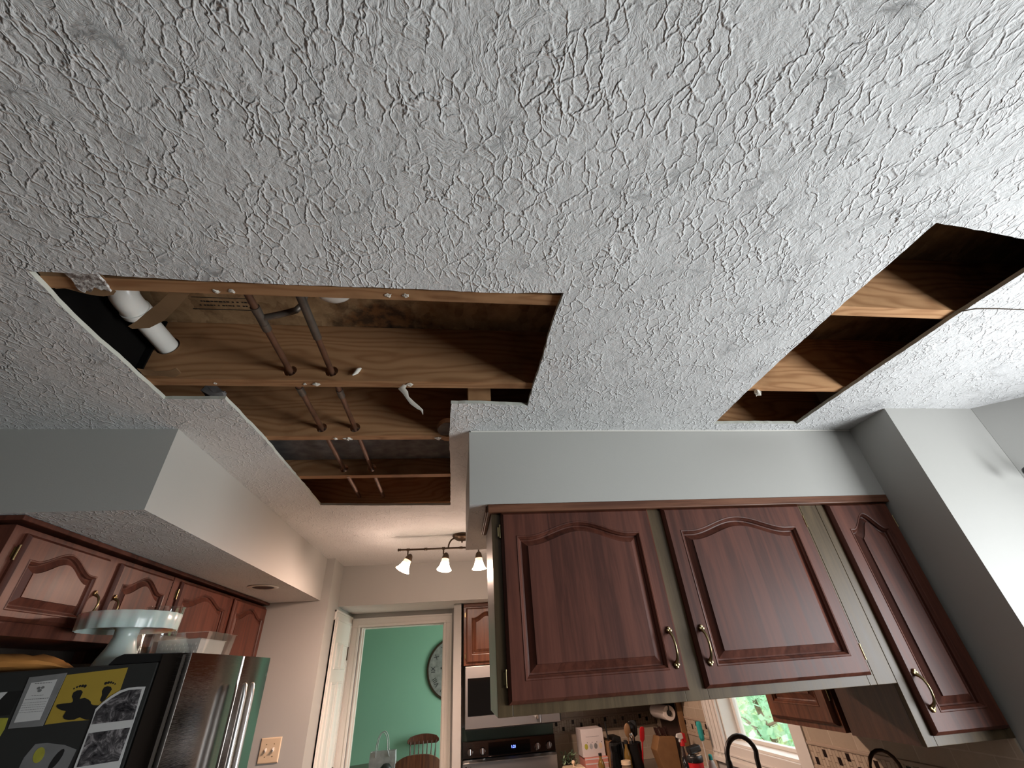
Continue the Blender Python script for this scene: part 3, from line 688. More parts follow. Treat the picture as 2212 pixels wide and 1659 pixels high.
# upper cabinets on the kitchen right wall
P = frame3((1.44, 2.31, 0), (0, -1, 0), (-1, 0, 0))
t = thing('window_side_cabinet', (1.6, 2.08, 1.355), 'small cherry wall cabinet right of the kitchen window', 'cabinet')
bxp(P, t, 'cabinet_body', 'warmcherry', (0, .435, -.33, -.018, 1.355, 2.13), bevel=0)
bxp(P, t, 'face_frame', 'warmcherry', (0, .435, -.018, 0, 1.355, 2.13))
Pd = frame3(P(.022, 0, 1.375), (0, -1, 0), (-1, 0, 0))
d = cabinet_door(Pd, .40, .74, 'warmcherry', t); hinge(Pd, .404, .10, d, 1)
# upper cabinet in the far corner, carries the paper towel
P = frame3((1.44, 4.597, 0), (0, -1, 0), (-1, 0, 0))
t = thing('corner_cabinet', (1.6, 4.25, 1.355), 'dark wall cabinet in the far corner above the paper towel roll', 'cabinet')
bxp(P, t, 'cabinet_body', 'cherry', (0, .70, -.33, 0, 1.362, 2.129), bevel=0)
cabinet_door(frame3(P(.34, 0, 1.375), (0, -1, 0), (-1, 0, 0)), .33, .74, 'cherry', t)
# back wall: cabinet over the microwave and the next one
def back_cab(x0, x1, z0, doors, label, cut=0):
    Pq = frame3((x0, 4.27, 0), (1, 0, 0), (0, -1, 0))
    t = thing('wall_cabinet', ((x0+x1)/2, 4.43, z0), label, 'cabinet'); W = x1-x0
    bxp(Pq, t, 'cabinet_body', 'warmcherry', (0, W, -.327, -.018, z0, 2.10), bevel=0)
    bxp(Pq, t, 'face_frame', 'warmcherry', (0, W, -.018, 0, z0, 2.10))
    bxp(Pq, t, 'crown', 'cherry_h', (0, W, -.10, .020, 2.10, 2.129))
    wd = (W-.035-.02*(doors-1))/doors
    for k in range(doors):
        Pd = frame3(Pq(.022+k*(wd+.012), 0, z0+.018), (1, 0, 0), (0, -1, 0))
        d = cabinet_door(Pd, wd, 2.090-z0-.018, 'warmcherry', t, arch=.045, stile=.045, top=.032)
        hinge(Pd, -.004 if k == 0 else wd+.004, .05, d, -1 if k == 0 else 1); hinge(Pd, -.004 if k == 0 else wd+.004, 2.04-z0-.02, d, -1 if k == 0 else 1)
    return t
back_cab(.066, .832, 1.662, 2, 'small cherry cabinet above the microwave by the doorway')
back_cab(.836, 1.425, 1.36, 2, 'cherry wall cabinet right of the microwave, behind the hanging cabinets')

# cabinets over the fridge along the left wall, face plane x = -1.405
XF = -1.405
def left_cab(y0, y1, z0, ztop, spec, label, extra=None):
    Pq = frame3((XF, y0, 0), (0, 1, 0), (1, 0, 0)); W = y1-y0
    t = thing('fridge_wall_cabinet', (-1.56, (y0+y1)/2, z0), label, 'cabinet')
    bxp(Pq, t, 'cabinet_body', 'cherry', (0, W, -.313, -.018, z0, 2.112), bevel=0)
    bxp(Pq, t, 'face_frame', 'cherry', (0, W, -.018, 0, z0, 2.112))
    for a, c, zb, side, hh in spec:
        Pd = frame3(Pq(a-y0, 0, zb), (0, 1, 0), (1, 0, 0)); wd = c-a
        d = cabinet_door(Pd, wd, ztop-zb, 'cherry', t, arch=.048, stile=.040, top=.024, bottom=.026)
        if hh: bow_handle(Pd, wd-.022 if side else .022, .040, .115, d)
        hinge(Pd, -.004 if side else wd+.004, ztop-zb-.06, d, -1 if side else 1)
    return t
left_cab(1.545, 2.475, 1.812, 2.095, [(1.590, 1.990, 1.850, 1, 1), (2.060, 2.450, 1.850, 0, 1)], 'short two door cabinet above the fridge, nearest the camera')
left_cab(2.480, 3.128, 1.765, 2.100, [(2.535, 3.095, 1.775, 1, 0)], 'single door reddish cabinet behind the clear bin and glass canister')
left_cab(3.130, 3.715, 1.37, 2.100, [(3.165, 3.700, 1.39, 0, 0)], 'reddish cabinet beyond the fridge reaching the switch wall')
b = B(); b.box(XF-.31, XF+.022, 1.530, 3.717, 2.1225, 2.1385)
tag(b.done('crown_strip', 'cherry', bevel=.003), 'dark moulding along the top of the cabinets over the fridge', 'moulding')

# ------------------------------------------------------------------ fridge, its papers and what stands on it
# modelled at 36 inch size, then the whole group scaled about the camera to 31 inch size against the left wall,
# where it stands clear of the wall cabinets
FK, CORNER, SCALE_TO = .857, Vector((-1.980, 2.135, 0)), Vector((-1.698, 1.830, .234))
def cam_scaled(p): return tuple(SCALE_TO+(Vector(p)-CORNER)*FK)
class FB(B):
    def done(s, *a, **k):
        for v in s.bm.verts: v.co = Vector(cam_scaled(v.co))
        return B.done(s, *a, **k)
def fthing(name, loc, *a): 
    q = cam_scaled(loc); return thing(name, (q[0], q[1], max(0, q[2]) if loc[2] > .1 else 0), *a)
def fbx(name, mat, *d, parent=None, bevel=0): return FB().box(*d).done(name, mat, parent, bevel=bevel)
t = fthing('refrigerator', (-1.38, 2.58, 0), 'stainless french door fridge with dark side covered in papers', 'refrigerator')
fbx('fridge_body', 'fridge_side', -1.975, -1.160, 2.135, 3.030, -.25, 1.735, parent=t, bevel=.004)
# top hinge cover humps
for y0 in (2.137, 2.93):
    b = FB(); b.prism([(-1.345, y0, 1.7355), (-1.085, y0, 1.7355), (-1.085, y0, 1.762), (-1.30, y0, 1.770), (-1.325, y0, 1.760)], (0, .09, 0)); b.done('hinge_cover', 'black', t, bevel=.003)
def fdoor(y0, y1, z0, z1, bow=.018):
    # gently bowed front
    n = 10; sec = [(-1.152, y0), (-1.075, y0), (-1.062, y0+.006)]
    for k in range(n+1):
        s_ = k/n; sec.append((-1.058+bow*math.sin(PI*s_)*.35+.006, y0+.014+(y1-y0-.028)*s_))
    sec += [(-1.062, y1-.006), (-1.075, y1), (-1.152, y1)]
    return FB().prism([(x, y, z0) for x, y in sec], (0, 0, z1-z0))
YS = 2.650
d1 = fdoor(2.132, YS-.002, .62, 1.760).done('fridge_door', 'steel_dark', t, smooth=30)
d2 = fdoor(YS+.002, 3.034, .62, 1.760).done('fridge_door', 'steel_dark', t, smooth=30)
d3 = fdoor(2.132, 3.034, -.17, .60).done('freezer_drawer', 'steel_dark', t, smooth=30)
for dd, yy in ((d1, YS-.045), (d2, YS+.045)):
    b = FB(); b.tube([(-.999, yy, 1.650), (-.999, yy, 1.646), (-.998, yy, 1.636), (-.994, yy, 1.60), (-.990, yy, 1.20), (-.994, yy, .86), (-.998, yy, .82)], [.002, .008, .012, .0135, .0135, .0135, .008], 16)
    b.tube([(-1.045, yy, .92), (-1.0, yy, .92)], .008, 10)
    b.done('fridge_handle', 'steel', dd, smooth=50)
FB().tube([(-1.03, 2.25, .52), (-.99, 2.3, .52), (-.99, 2.86, .52), (-1.03, 2.9, .52)], .014, 14).done('fridge_handle', 'chrome', d3, smooth=50)
fbx('edge_trim', 'chrome', -1.076, -1.066, 2.1285, 2.1318, .0, 1.755, parent=t)
fbx('door_gasket', 'black', -1.160, -1.150, 2.140, 3.02, .0, 1.733, parent=t)
fbx('emblem', 'chrome', -1.0535, -1.0510, 2.985, 3.005, 1.675, 1.690, parent=t)
# papers on the fridge side: plane y = 2.135, facing the camera
def sheet(name, mat, pts, label, cat, y=2.1345, th=.0007):
    return tag(FB().prism([(x, y, z) for x, z in pts], (0, -th, 0)).done(name, mat), label, cat)
def on(parent, name, mat, pts, y, th=.0004): return FB().prism([(x, y, z) for x, z in pts], (0, -th, 0)).done(name, mat, parent)
def ell(cx, cz, rx, rz, n=16, rot=0.):
    return [(cx+rx*math.cos(2*PI*k/n)*math.cos(rot)-rz*math.sin(2*PI*k/n)*math.sin(rot), cz+rx*math.cos(2*PI*k/n)*math.sin(rot)+rz*math.sin(2*PI*k/n)*math.cos(rot)) for k in range(n)]
c = sheet('framed_certificate', 'silverframe', [(-1.597, 1.712), (-1.473, 1.719), (-1.478, 1.560), (-1.588, 1.560)], 'small white certificate with grey border on the fridge side', 'certificate', 2.1335, .0016)
on(c, 'certificate_sheet', 'paperwhite', [(-1.581, 1.694), (-1.497, 1.700), (-1.496, 1.579), (-1.577, 1.576)], 2.1317)
b = FB(); random.seed(5)
for cx, cz, r in ((-1.547, 1.676, .006), (-1.534, 1.677, .006), (-1.540, 1.668, .007)): b.prism([(x, 2.1312, z) for x, z in ell(cx, cz, r, r*.7)], (0, -.0003, 0))
for zz, w_, h_ in ((1.690, .028, .0022), (1.653, .020, .0015), (1.642, .036, .002), (1.632, .040, .0012), (1.625, .038, .0012), (1.618, .040, .0012), (1.611, .034, .0012), (1.604, .038, .0012)):
    x = -1.539-w_
    while x < -1.539+w_: 
        l_ = random.uniform(.003, .008); b.box(x, x+l_, 2.1309, 2.1312, zz, zz+h_); x += l_+.002
b.done('certificate_print', 'greyprint', c)
c = sheet('footprint_card', 'mustard', [(-1.472, 1.712), (-1.265, 1.723), (-1.262, 1.566), (-1.392, 1.567), (-1.474, 1.563)], 'mustard yellow card with black footprints on the fridge side', 'card')
def foot(cx, cz, s, rot):
    b = FB()
    q = []
    for u, v in ((-.9, 1), (-.3, 1.25), (.5, 1.15), (.95, .7), (.75, -.2), (.55, -1.2), (.1, -1.7), (-.45, -1.4), (-.55, -.4), (-1.0, .3)):
        q.append((cx+s*(u*math.cos(rot)-v*math.sin(rot)), cz+s*(u*math.sin(rot)+v*math.cos(rot))))
    b.prism([(x, 2.1337, z) for x, z in q], (0, -.0004, 0))
    for k in range(5):
        u, v, r = -1.0+k*.52, 1.75+.22*math.sin(k*.8), .30-.035*abs(k-4 if rot > 0 else k)
        b.prism([(x, 2.1337, z) for x, z in ell(cx+s*(u*math.cos(rot)-v*math.sin(rot)), cz+s*(u*math.sin(rot)+v*math.cos(rot)), s*r, s*r, 10)], (0, -.0004, 0))
    b.done('footprint', 'ink', c)
foot(-1.405, 1.640, .017, .15); foot(-1.310, 1.646, .0165, -.12)
b = FB(); q = []
random.seed(4)
for k in range(34):
    a = 2*PI*k/34; r = (1+.16*math.sin(5*a)+random.uniform(-.10, .12)); q.append((-1.372+.072*r*math.cos(a)-.012*math.sin(a), 1.600+.030*r*math.sin(a)-.008*math.cos(a)))
b.prism([(x, 2.1332, z) for x, z in q], (0, -.0008, 0))
tag(b.done('dark_cutout', 'ink'), 'ragged black cutout stuck across the bottom of the mustard card', 'cutout')
arcp = [(-1.319, 1.434-.08), (-1.3195, 1.56), (-1.322, 1.599), (-1.306, 1.618), (-1.285, 1.636), (-1.262, 1.650), (-1.235, 1.657), (-1.205, 1.658), (-1.176, 1.657), (-1.175, 1.532), (-1.171, 1.423), (-1.171, 1.36)]
c = sheet('ultrasound_strip', 'paperwhite', arcp, 'long white strip of two ultrasound pictures on the fridge side', 'photo strip', 2.1318, .0010)
on(c, 'scan_picture', 'scan', [(-1.316, 1.553), (-1.316, 1.59), (-1.303, 1.610), (-1.28, 1.628), (-1.255, 1.643), (-1.23, 1.650), (-1.186, 1.650), (-1.179, 1.558)], 2.1307)
on(c, 'scan_picture', 'scan', [(-1.311, 1.435), (-1.314, 1.528), (-1.180, 1.535), (-1.181, 1.443)], 2.1307)
c = sheet('grey_photo_print', 'greyprint', [(-1.50, 1.40), (-1.495, 1.475), (-1.477, 1.510), (-1.44, 1.510), (-1.38, 1.500), (-1.335, 1.484), (-1.345, 1.40)], 'grey print with a yellow figure at the bottom of the fridge side', 'print')
on(c, 'yellow_figure', 'lemon', ell(-1.450, 1.478, .017, .022, 14, .3), 2.1336); on(c, 'dark_figure', 'ink', ell(-1.388, 1.462, .012, .030, 12, -.4), 2.1336)
c = sheet('dark_photo', 'ink', [(-1.72+.003, 1.60), (-1.712, 1.671), (-1.600, 1.672), (-1.605, 1.60)], 'dark photo with a pale left part at the left edge of the fridge side', 'photo')
on(c, 'pale_area', 'paperwhite', [(-1.714, 1.625), (-1.714, 1.670), (-1.648, 1.671), (-1.672, 1.63)], 2.1336)
sheet('yellow_print', 'lemon', [(-1.70, 1.50), (-1.66, 1.595), (-1.605, 1.592), (-1.60, 1.560), (-1.61, 1.50)], 'small yellow green print at the left edge below the certificate', 'print')

# things on top of the fridge (body top z 1.735)
t = fthing('cake_stand', (-1.420, 2.30, 1.735), 'white milk glass cake stand on top of the fridge', 'cake stand')
b = FB(); wob = lambda s_, r: (.020*math.cos(2*PI*s_*20) if r > .165 else 0)
b.lathe([(0, .145), (.02, .145), (.06, .150), (.15, .156), (.172, .150), (.176, .130), (.178, .158), (.180, .190), (.176, .194), (.172, .190), (.168, .170), (.10, .164), (0, .163)], (-1.420, 2.30, 1.735), n=72, wob=wob)
b.done('plate', 'milk', t, smooth=50)
b = FB().lathe([(0, 0), (.075, 0), (.078, .006), (.070, .030), (.052, .070), (.042, .105), (.044, .135), (.06, .147), (0, .147)], (-1.420, 2.30, 1.735), n=40); b.done('pedestal', 'milk', t, smooth=50)
t = fthing('plastic_bin', (-1.28, 2.62, 1.735), 'clear plastic bin holding a white woven basket on the fridge', 'bin')
b = FB(); x0, x1, y0, y1 = -1.40, -1.185, 2.50, 2.78
def wallbox(b, x0, x1, y0, y1, z0, z1, f, th=.002):
    R = lambda g, z, i=0: [(x0-g+i, y0-g+i, z), (x1+g-i, y0-g+i, z), (x1+g-i, y1+g-i, z), (x0-g+i, y1+g-i, z)]
    return b.loops([R(0, z0), R(f, z1), R(f+.004, z1), R(f+.004, z1+.003), R(f, z1+.003, th), R(0, z0+th, th)], cap0=True, cap1=True)
wallbox(b, x0, x1, y0, y1, 1.7365, 1.862, .012); b.done('clear_tub', 'clear', t)
b = FB(); wallbox(b, x0+.012, x1-.030, y0+.012, y1-.02, 1.740, 1.835, .006)
for k in range(9):
    for j in range(5): b.box(x0+.02+k*.018+(j % 2)*.008, x0+.031+k*.018+(j % 2)*.008, y0+.003, y0+.010, 1.748+j*.016, 1.757+j*.016)
b.done('woven_basket', 'wicker', t)
t = tag(FB().lathe([(0, .002), (.05, .0), (.07, .02), (.080, .10), (.082, .255), (.086, .262), (.080, .262), (.076, .25), (.073, .1), (.06, .02), (0, .012)], (-1.495, 2.66, 1.7358), n=36).done('glass_canister', 'clear', smooth=50), 'clear glass canister behind the cake stand on the fridge', 'canister')
b = FB(); rings = []; random.seed(9)
for k in range(9):
    s_ = k/8; x = -1.90+.365*s_; hh = (.060*math.sin(PI*(.25+.7*s_))+.004)*(1 if s_ < 1 else .2); wy = .09*math.sin(PI*(.3+.65*s_))+.01
    rings.append([(x, 2.23+wy*math.cos(2*PI*j/14), 1.7365+hh*(.5+.5*math.sin(2*PI*j/14))*(1+random.uniform(-.14, .10))) for j in range(14)])
tag(b.loops(rings).done('paper_bag', 'orangebag', smooth=30), 'crumpled orange brown paper bag lying on the fridge', 'paper bag')
# switch plate
t = thing('light_switch_plate', (-1.18, 3.719, 1.283), 'ivory double light switch plate on the wall beside the fridge', 'light switch')
b = B(); R = lambda i, y: [(-1.243+i, y, 1.219+i), (-1.117-i, y, 1.219+i), (-1.117-i, y, 1.347-i), (-1.243+i, y, 1.347-i)]
b.loops([R(0, 3.7195), R(0, 3.7165), R(.004, 3.7130), R(.006, 3.7125)]); b.done('cover_plate', 'ivory', t)
for x in (-1.203, -1.157):
    B().obox((x, 3.708, 1.286), (.009, 0, 0), (0, .020, .010), (0, -.006, .012)).done('toggle', 'white', t, bevel=.001)
    for z in (1.252, 1.314): B().lathe([(0, 0), (.003, 0), (.0025, .001), (0, .0012)], (x, 3.7125, z), (0, -1, 0), 10).done('screw', 'brass', t)
# recessed can light, switched off
t = thing('recessed_light', (-1.19, 3.03, 2.139), 'round recessed downlight, switched off, under the left soffit', 'ceiling light')
B().lathe([(.060, -.0005), (.088, -.0005), (.090, -.004), (.084, -.008), (.064, -.007), (.060, -.0005)], (-1.19, 3.03, 2.140), n=40).done('trim_ring', 'white', t, smooth=40)
B().lathe([(0, -.001), (.060, -.001), (.060, -.005), (0, -.0045)], (-1.19, 3.03, 2.140), n=40).done('baffle', 'black', t)  # flat black disc paints the shade inside the uncut can
# ------------------------------------------------------------------ track light
TY = 3.13
t = thing('track_light', (.035, TY, 2.44), 'bronze bar light with four glowing bell shades near the doorway', 'ceiling light')
b = B(); b.lathe([(0, 2.4385), (.066, 2.4385), (.068, 2.430), (.062, 2.418), (.040, 2.404), (.015, 2.398), (.006, 2.396), (.005, 2.386), (0, 2.383)], (.035, TY, 0), n=36); b.done('canopy', 'bronze', t, smooth=40)
for s in (-1, 1):
    b = B(); pts = [(.035+s*(.045+.05*math.sin(a)), TY, 2.353+.066*math.cos(a)) for a in [PI/2*k/8 for k in range(9)]]
    b.tube(pts, .0055, 10); b.done('support_arm', 'bronze', t, smooth=50)
b = B(); x0, x1 = -.400, .470; zb = 2.351
b.tube([(x0, TY, zb), (x1, TY, zb)], .0062, 12)
for x in (x0+.005, x1-.005): b.lathe([(0, -.012), (.008, -.011), (.010, -.004), (.0065, .001), (.009, .006), (.009, .010), (0, .012)], (x, TY, zb), (1, 0, 0), 14)
for x in (-.336, -.215, -.093, .028, .151, .27, .390): b.lathe([(0, -.011), (.009, -.010), (.0095, -.004), (.0075, 0), (.0095, .004), (.009, .010), (0, .011)], (x, TY, zb), (1, 0, 0), 14)
b.done('bar', 'bronze', t, smooth=40)
HEADS = [(-.336, (-.42, -.10, -.9)), (-.093, (-.10, -.16, -.98)), (.151, (.02, .0, -1)), (.390, (.15, .1, -.98))]
for x, ax in HEADS:
    A = Vector(ax).normalized(); piv = Vector((x, TY, 2.312)); 
    h = B(); h.tube([(x, TY, zb), (x, TY, 2.312)], .0048, 10); h.done('stem', 'bronze', t, smooth=50)
    c0 = piv-A*.006+Vector((.018 if x < .1 else 0, 0, 0))
    hd = B().lathe([(0, -.004), (.010, -.002), (.018, .008), (.0225, .022), (.0245, .036), (.0245, .040), (0, .040)], c0, A, n=28).done('socket_cup', 'bronze', t, smooth=50)
    sh = B().lathe([(.0235, .0385), (.0265, .050), (.0275, .056)], c0, A, n=36)
    sh = B(); pr = [(.0235, .0385), (.0255, .050), (.0275, .062), (.032, .080), (.040, .098), (.0475, .108), (.0495, .112), (.0465, .110), (.038, .098), (.030, .080), (.0255, .062), (.0215, .0385)]
    o = sh.lathe(pr, c0, A, n=40, mis=[1, 1]+[0]*10).done('glass_shade', ['shade', 'shade_top'], hd, smooth=60)
    ld = bpy.data.lights.new('lamp_bulb', 'SPOT'); ld.energy = 36; ld.spot_size = math.radians(168); ld.spot_blend = .7; ld.color = (1, .69, .55); ld.shadow_soft_size = .028
    lo = bpy.data.objects.new('lamp_bulb', ld); col.objects.link(lo); lo.location = c0+A*.118; lo.rotation_euler = A.to_track_quat('-Z', 'Y').to_euler()
    lg = bpy.data.lights.new('lamp_glow', 'POINT'); lg.energy = 3.8; lg.color = (1, .70, .56); lg.shadow_soft_size = .035
    go = bpy.data.objects.new('lamp_glow', lg); col.objects.link(go); go.location = c0+A*.150

# ------------------------------------------------------------------ microwave and range
t = thing('microwave', (.455, 4.40, 1.250), 'stainless over the range microwave with a black window', 'microwave')
bx('microwave_body', 'steel_dark', .078, .832, 4.235, 4.584, 1.252, 1.660, parent=t)
dr = bx('microwave_door', 'steel', .078, .672, 4.200, 4.233, 1.252, 1.656, parent=t, bevel=.004)
bx('door_window', 'blackgloss', .098, .590, 4.1975, 4.1995, 1.330, 1.575, parent=dr)
b = B(); b.tube([(.640, 4.198, 1.285), (.640, 4.165, 1.292), (.640, 4.160, 1.32), (.640, 4.160, 1.60), (.640, 4.165, 1.622), (.640, 4.198, 1.63)], .010, 12); b.done('microwave_handle', 'chrome', dr, smooth=50)
bx('control_panel', 'steel', .676, .832, 4.200, 4.233, 1.252, 1.656, parent=t, bevel=.003)
bx('panel_edge', 'chrome', .826, .834, 4.196, 4.2, 1.256, 1.652, parent=t)
bx('bottom_vent', 'black', .080, .830, 4.205, 4.57, 1.246, 1.2515, parent=t)

t = thing('range', (.445, 4.28, 0), 'stainless range with knobs and blue clock digits on its back panel', 'range')
bx('range_body', 'steel_dark', .068, .826, 3.93, 4.58, .02, .905, parent=t)
bx('cooktop', 'blackgloss', .066, .828, 3.92, 4.50, .906, .918, parent=t)
bx('oven_door', 'steel', .075, .820, 3.905, 3.928, .20, .80, parent=t, bevel=.004)
b = B(); b.prism([(.062, 4.505, 1.040), (.062, 4.520, 1.145), (.062, 4.583, 1.145), (.062, 4.583, 1.040)], (.766, 0, 0)); bp = b.done('control_backguard', 'steel_dark', t, bevel=.003)
b = B(); b.prism([(.062, 4.488, .9185), (.062, 4.488, 1.015), (.062, 4.503, 1.034), (.062, 4.583, 1.034), (.062, 4.583, .9185)], (.766, 0, 0)); b.done('backguard_lip', 'steel', t, bevel=.003)
b = B(); b.prism([(.272, 4.5030, 1.048), (.272, 4.5140, 1.128), (.272, 4.5190, 1.128), (.272, 4.5080, 1.048)], (.345, 0, 0)); b.done('display_panel', 'blackgloss', t)
nrm = Vector((0, -.99, .14)).normalized(); upv = Vector((0, .14, .99)).normalized()
for x in (.122, .222, .675, .772):
    c = Vector((x, 4.512, 1.078))
    k = B().lathe([(0, -.002), (.025, -.002), (.026, .004), (.023, .008), (.0225, .020), (.0205, .024), (0, .024)], c, nrm, n=30).done('control_knob', 'chrome', t, smooth=40)
    B().obox(c+nrm*.026, (.010, 0, 0), upv*.040, nrm*.006).done('knob_grip', 'chrome', k, bevel=.002)
text('clock_digits', '1:21', (.478, 4.5070, 1.090), (1, 0, 0), upv, .024, 'blue_led', t)
b = B().lathe([(.0085, -.0005), (.0105, -.0005), (.0105, .0008), (.0085, .0008), (.0085, -.0005)], (.090, 4.4872, .985), (0, -1, 0), 24); b.done('round_emblem', 'bronze', t)
text('emblem_letters', 'LG', (.122, 4.4870, .985), (1, 0, 0), (0, 0, 1), .022, 'bronze', t)

# ------------------------------------------------------------------ counters and base cabinets
b = B(); b.prism([(.832, 3.965, .876), (1.125, 3.965, .876), (1.125, 1.62, .876), (1.765, 1.62, .876), (1.765, 4.588, .876), (.832, 4.588, .876)], (0, 0, .0385))
tag(b.done('countertop', 'counter', bevel=.004), 'L shaped dark speckled countertop under the window and tiles', 'countertop')
t = thing('base_cabinet', (1.30, 4.3, 0), 'cherry base cabinet beside the range', 'cabinet')
bx('cabinet_body', 'cherry', .834, 1.14, 4.0, 4.58, .10, .874, parent=t); cabinet_door(frame3((.845, 4.0, .13), (1, 0, 0), (0, -1, 0)), .28, .72, 'cherry', t)
t = thing('base_cabinet', (1.45, 2.8, 0), 'cherry base cabinets under the sink and window', 'cabinet')
bx('cabinet_body', 'cherry', 1.16, 1.76, 1.64, 3.96, .10, .874, parent=t)
for k in range(4): cabinet_door(frame3((1.16, 2.24+k*.56, .13), (0, -1, 0), (-1, 0, 0)), .52, .72, 'cherry', t)
ZT = .9145
# faucet
t = thing('faucet', (1.50, 2.72, ZT), 'matte black gooseneck faucet in front of the window', 'faucet')
b = B(); b.lathe([(0, 0), (.028, 0), (.028, .006), (.020, .012), (.018, .05), (0, .05)], (1.50, 2.66, ZT), n=24)
ctr, rr = Vector((1.415, 2.62, 1.195)), .085
pts = [(1.50, 2.66, ZT+.04), (1.50, 2.655, 1.10), (1.50, 2.65, 1.18)]
for k in range(1, 13):
    a = PI*k/12; pts.append((1.415+.085*math.cos(a), 2.635-.02*k/12, 1.19+.085*math.sin(a)))
b.tube(pts, .0115, 16); b.done('spout', 'black', t, smooth=50)
e_ = Vector(pts[-1])
B().tube([e_, e_+Vector((0, 0, -.008)), e_+Vector((.001, 0, -.05))], [.0125, .0150, .0150], 16).done('spray_head', 'black', t, smooth=50)
B().tube([e_+Vector((0, 0, -.045)), e_+Vector((.008, 0, -.16))], .0045, 10).done('hose', 'black', t, smooth=50)
# paper towel
t = thing('paper_towel_roll', (1.63, 4.0, 1.20), 'white paper towel roll hung under the far corner cabinet', 'paper towel')
b = B(); c = (1.645, 3.98, 1.262)
b.lathe([(.020, 0), (.047, 0), (.0485, .003), (.0485, .277), (.047, .28), (.020, .28), (.020, 0)], c, (0, 1, 0), n=44); b.done('paper_roll', 'towel', t, smooth=40)
b = B(); b.tube([(1.645, 3.975, 1.262), (1.645, 4.27, 1.262)], .008, 12); b.tube([(1.645, 3.972, 1.262), (1.645, 3.972, 1.361)], .004, 8); b.tube([(1.645, 4.27, 1.262), (1.645, 4.27, 1.361)], .004, 8)
b.lathe([(0, -.004), (.018, -.004), (.018, .0), (0, .001)], (1.645, 3.977, 1.262), (0, 1, 0), 20); b.done('holder', 'black', t, smooth=50)
# tall board leaning in the corner
t = thing('serving_board', (1.73, 4.1, ZT), 'tall thick wooden board standing against the wall beside the paper towel', 'cutting board')
b = B(); b.box(1.715, 1.758, 3.985, 4.36, ZT+.0005, 1.350); b.done('board', 'tan', t, bevel=.004)
b = B(); b.box(1.7085, 1.7148, 4.00, 4.35, ZT+.006, 1.340); b.done('dark_face', 'walnut', t)  # darker wood puts the shade of the unlit side into its colour
# knife block with knives
t = thing('knife_block', (1.60, 4.06, ZT), 'slanted light wood knife block in front of the tall board', 'knife block')
b = B(); b.prism([(1.53, 4.0, ZT+.0005), (1.66, 4.0, ZT+.0005), (1.66, 4.0, 1.118), (1.535, 4.0, 1.128), (1.495, 4.0, 1.05)], (0, .12, 0)); b.done('block', 'tan', t, bevel=.004)
for k, (dx, dy) in enumerate(((.0, .02), (.0, .06), (.05, .03), (.05, .08), (.09, .05))):
    B().obox((1.545+dx*.9, 4.01+dy, 1.145), (.014, 0, .002), (0, .020, 0), (-.016, 0, .060)).done('knife_handle', 'walnut', t, bevel=.003)
# spray bottle
t = thing('spray_bottle', (1.665, 3.90, ZT), 'clear spray bottle with red and white trigger head', 'spray bottle')
B().lathe([(0, .001), (.034, .001), (.036, .012), (.034, .09), (.020, .15), (.014, .165), (.014, .172), (0, .172)], (1.655, 3.88, ZT), n=28).done('bottle', 'clear', t, smooth=50)
B().lathe([(0, .004), (.031, .004), (.032, .075), (0, .075)], (1.655, 3.88, ZT), n=28).done('dark_liquid', 'black', t, smooth=50)
B().lathe([(.0145, .162), (.018, .164), (.018, .185), (.012, .195), (.010, .215), (0, .215)], (1.655, 3.88, ZT), n=20).done('red_collar', 'red', t, smooth=50)
b = B(); b.prism([(1.615, 3.868, 1.128), (1.625, 3.868, 1.148), (1.660, 3.868, 1.152), (1.672, 3.868, 1.140), (1.668, 3.868, 1.120), (1.645, 3.868, 1.112), (1.640, 3.868, 1.098), (1.632, 3.868, 1.100), (1.634, 3.868, 1.118)], (0, .024, 0)); b.done('trigger_head', 'paperwhite', t, bevel=.004)
b = B(); b.prism([(1.660, 3.866, 1.155), (1.685, 3.866, 1.148), (1.685, 3.866, 1.095), (1.668, 3.866, 1.095)], (0, .028, 0)); b.done('red_cover', 'red', t, bevel=.004)
# travel mug
t = thing('travel_mug', (1.50, 3.40, ZT), 'red travel mug with a black flip lid near the sink', 'travel mug')
B().lathe([(0, .001), (.036, .001), (.040, .01), (.046, .150), (.046, .152), (0, .152)], (1.51, 3.40, ZT), n=30).done('mug_body', 'red', t, smooth=50)
B().lathe([(.0465, .150), (.049, .153), (.049, .178), (.046, .182), (0, .184)], (1.51, 3.40, ZT), n=30).done('lid_rim', 'black', t, smooth=50)
B().lathe([(.040, .183), (.043, .184), (.043, .190), (0, .191)], (1.51, 3.40, ZT), n=30).done('steel_ring', 'chrome', t, smooth=50)
B().obox((1.515, 3.40, ZT+.212), (.078, 0, .012), (0, .06, 0), (-.004, 0, .034)).done('flip_cap', 'black', t, bevel=.008)
# bottle brush standing in a cup
t = thing('bottle_brush', (1.69, 3.60, ZT), 'teal bristled bottle brush standing upright beside the window', 'brush')
B().tube([(1.68, 3.60, ZT+.02), (1.682, 3.60, 1.135)], .004, 8).done('handle', 'paperwhite', t, smooth=50)
b = B(); random.seed(2)
b.lathe([(0, 0), (.012, .004), (.017, .02), (.018, .09), (.014, .105), (0, .108)], (1.683, 3.60, 1.132), n=20)
for k in range(420):
    a = random.uniform(0, 2*PI); z = random.uniform(.0, .108); r = random.uniform(.019, .024)
    d = Vector((math.cos(a), math.sin(a), random.uniform(-.3, .3))); c = Vector((1.683, 3.60, 1.132+z)); e1 = d.cross(Vector((0, 0, 1))).normalized()*.0011
    v = [b.bm.verts.new(c+d*.012-e1), b.bm.verts.new(c+d*.012+e1), b.bm.verts.new(c+d*r)]; b.face(v)
b.done('bristles', 'teal', t)
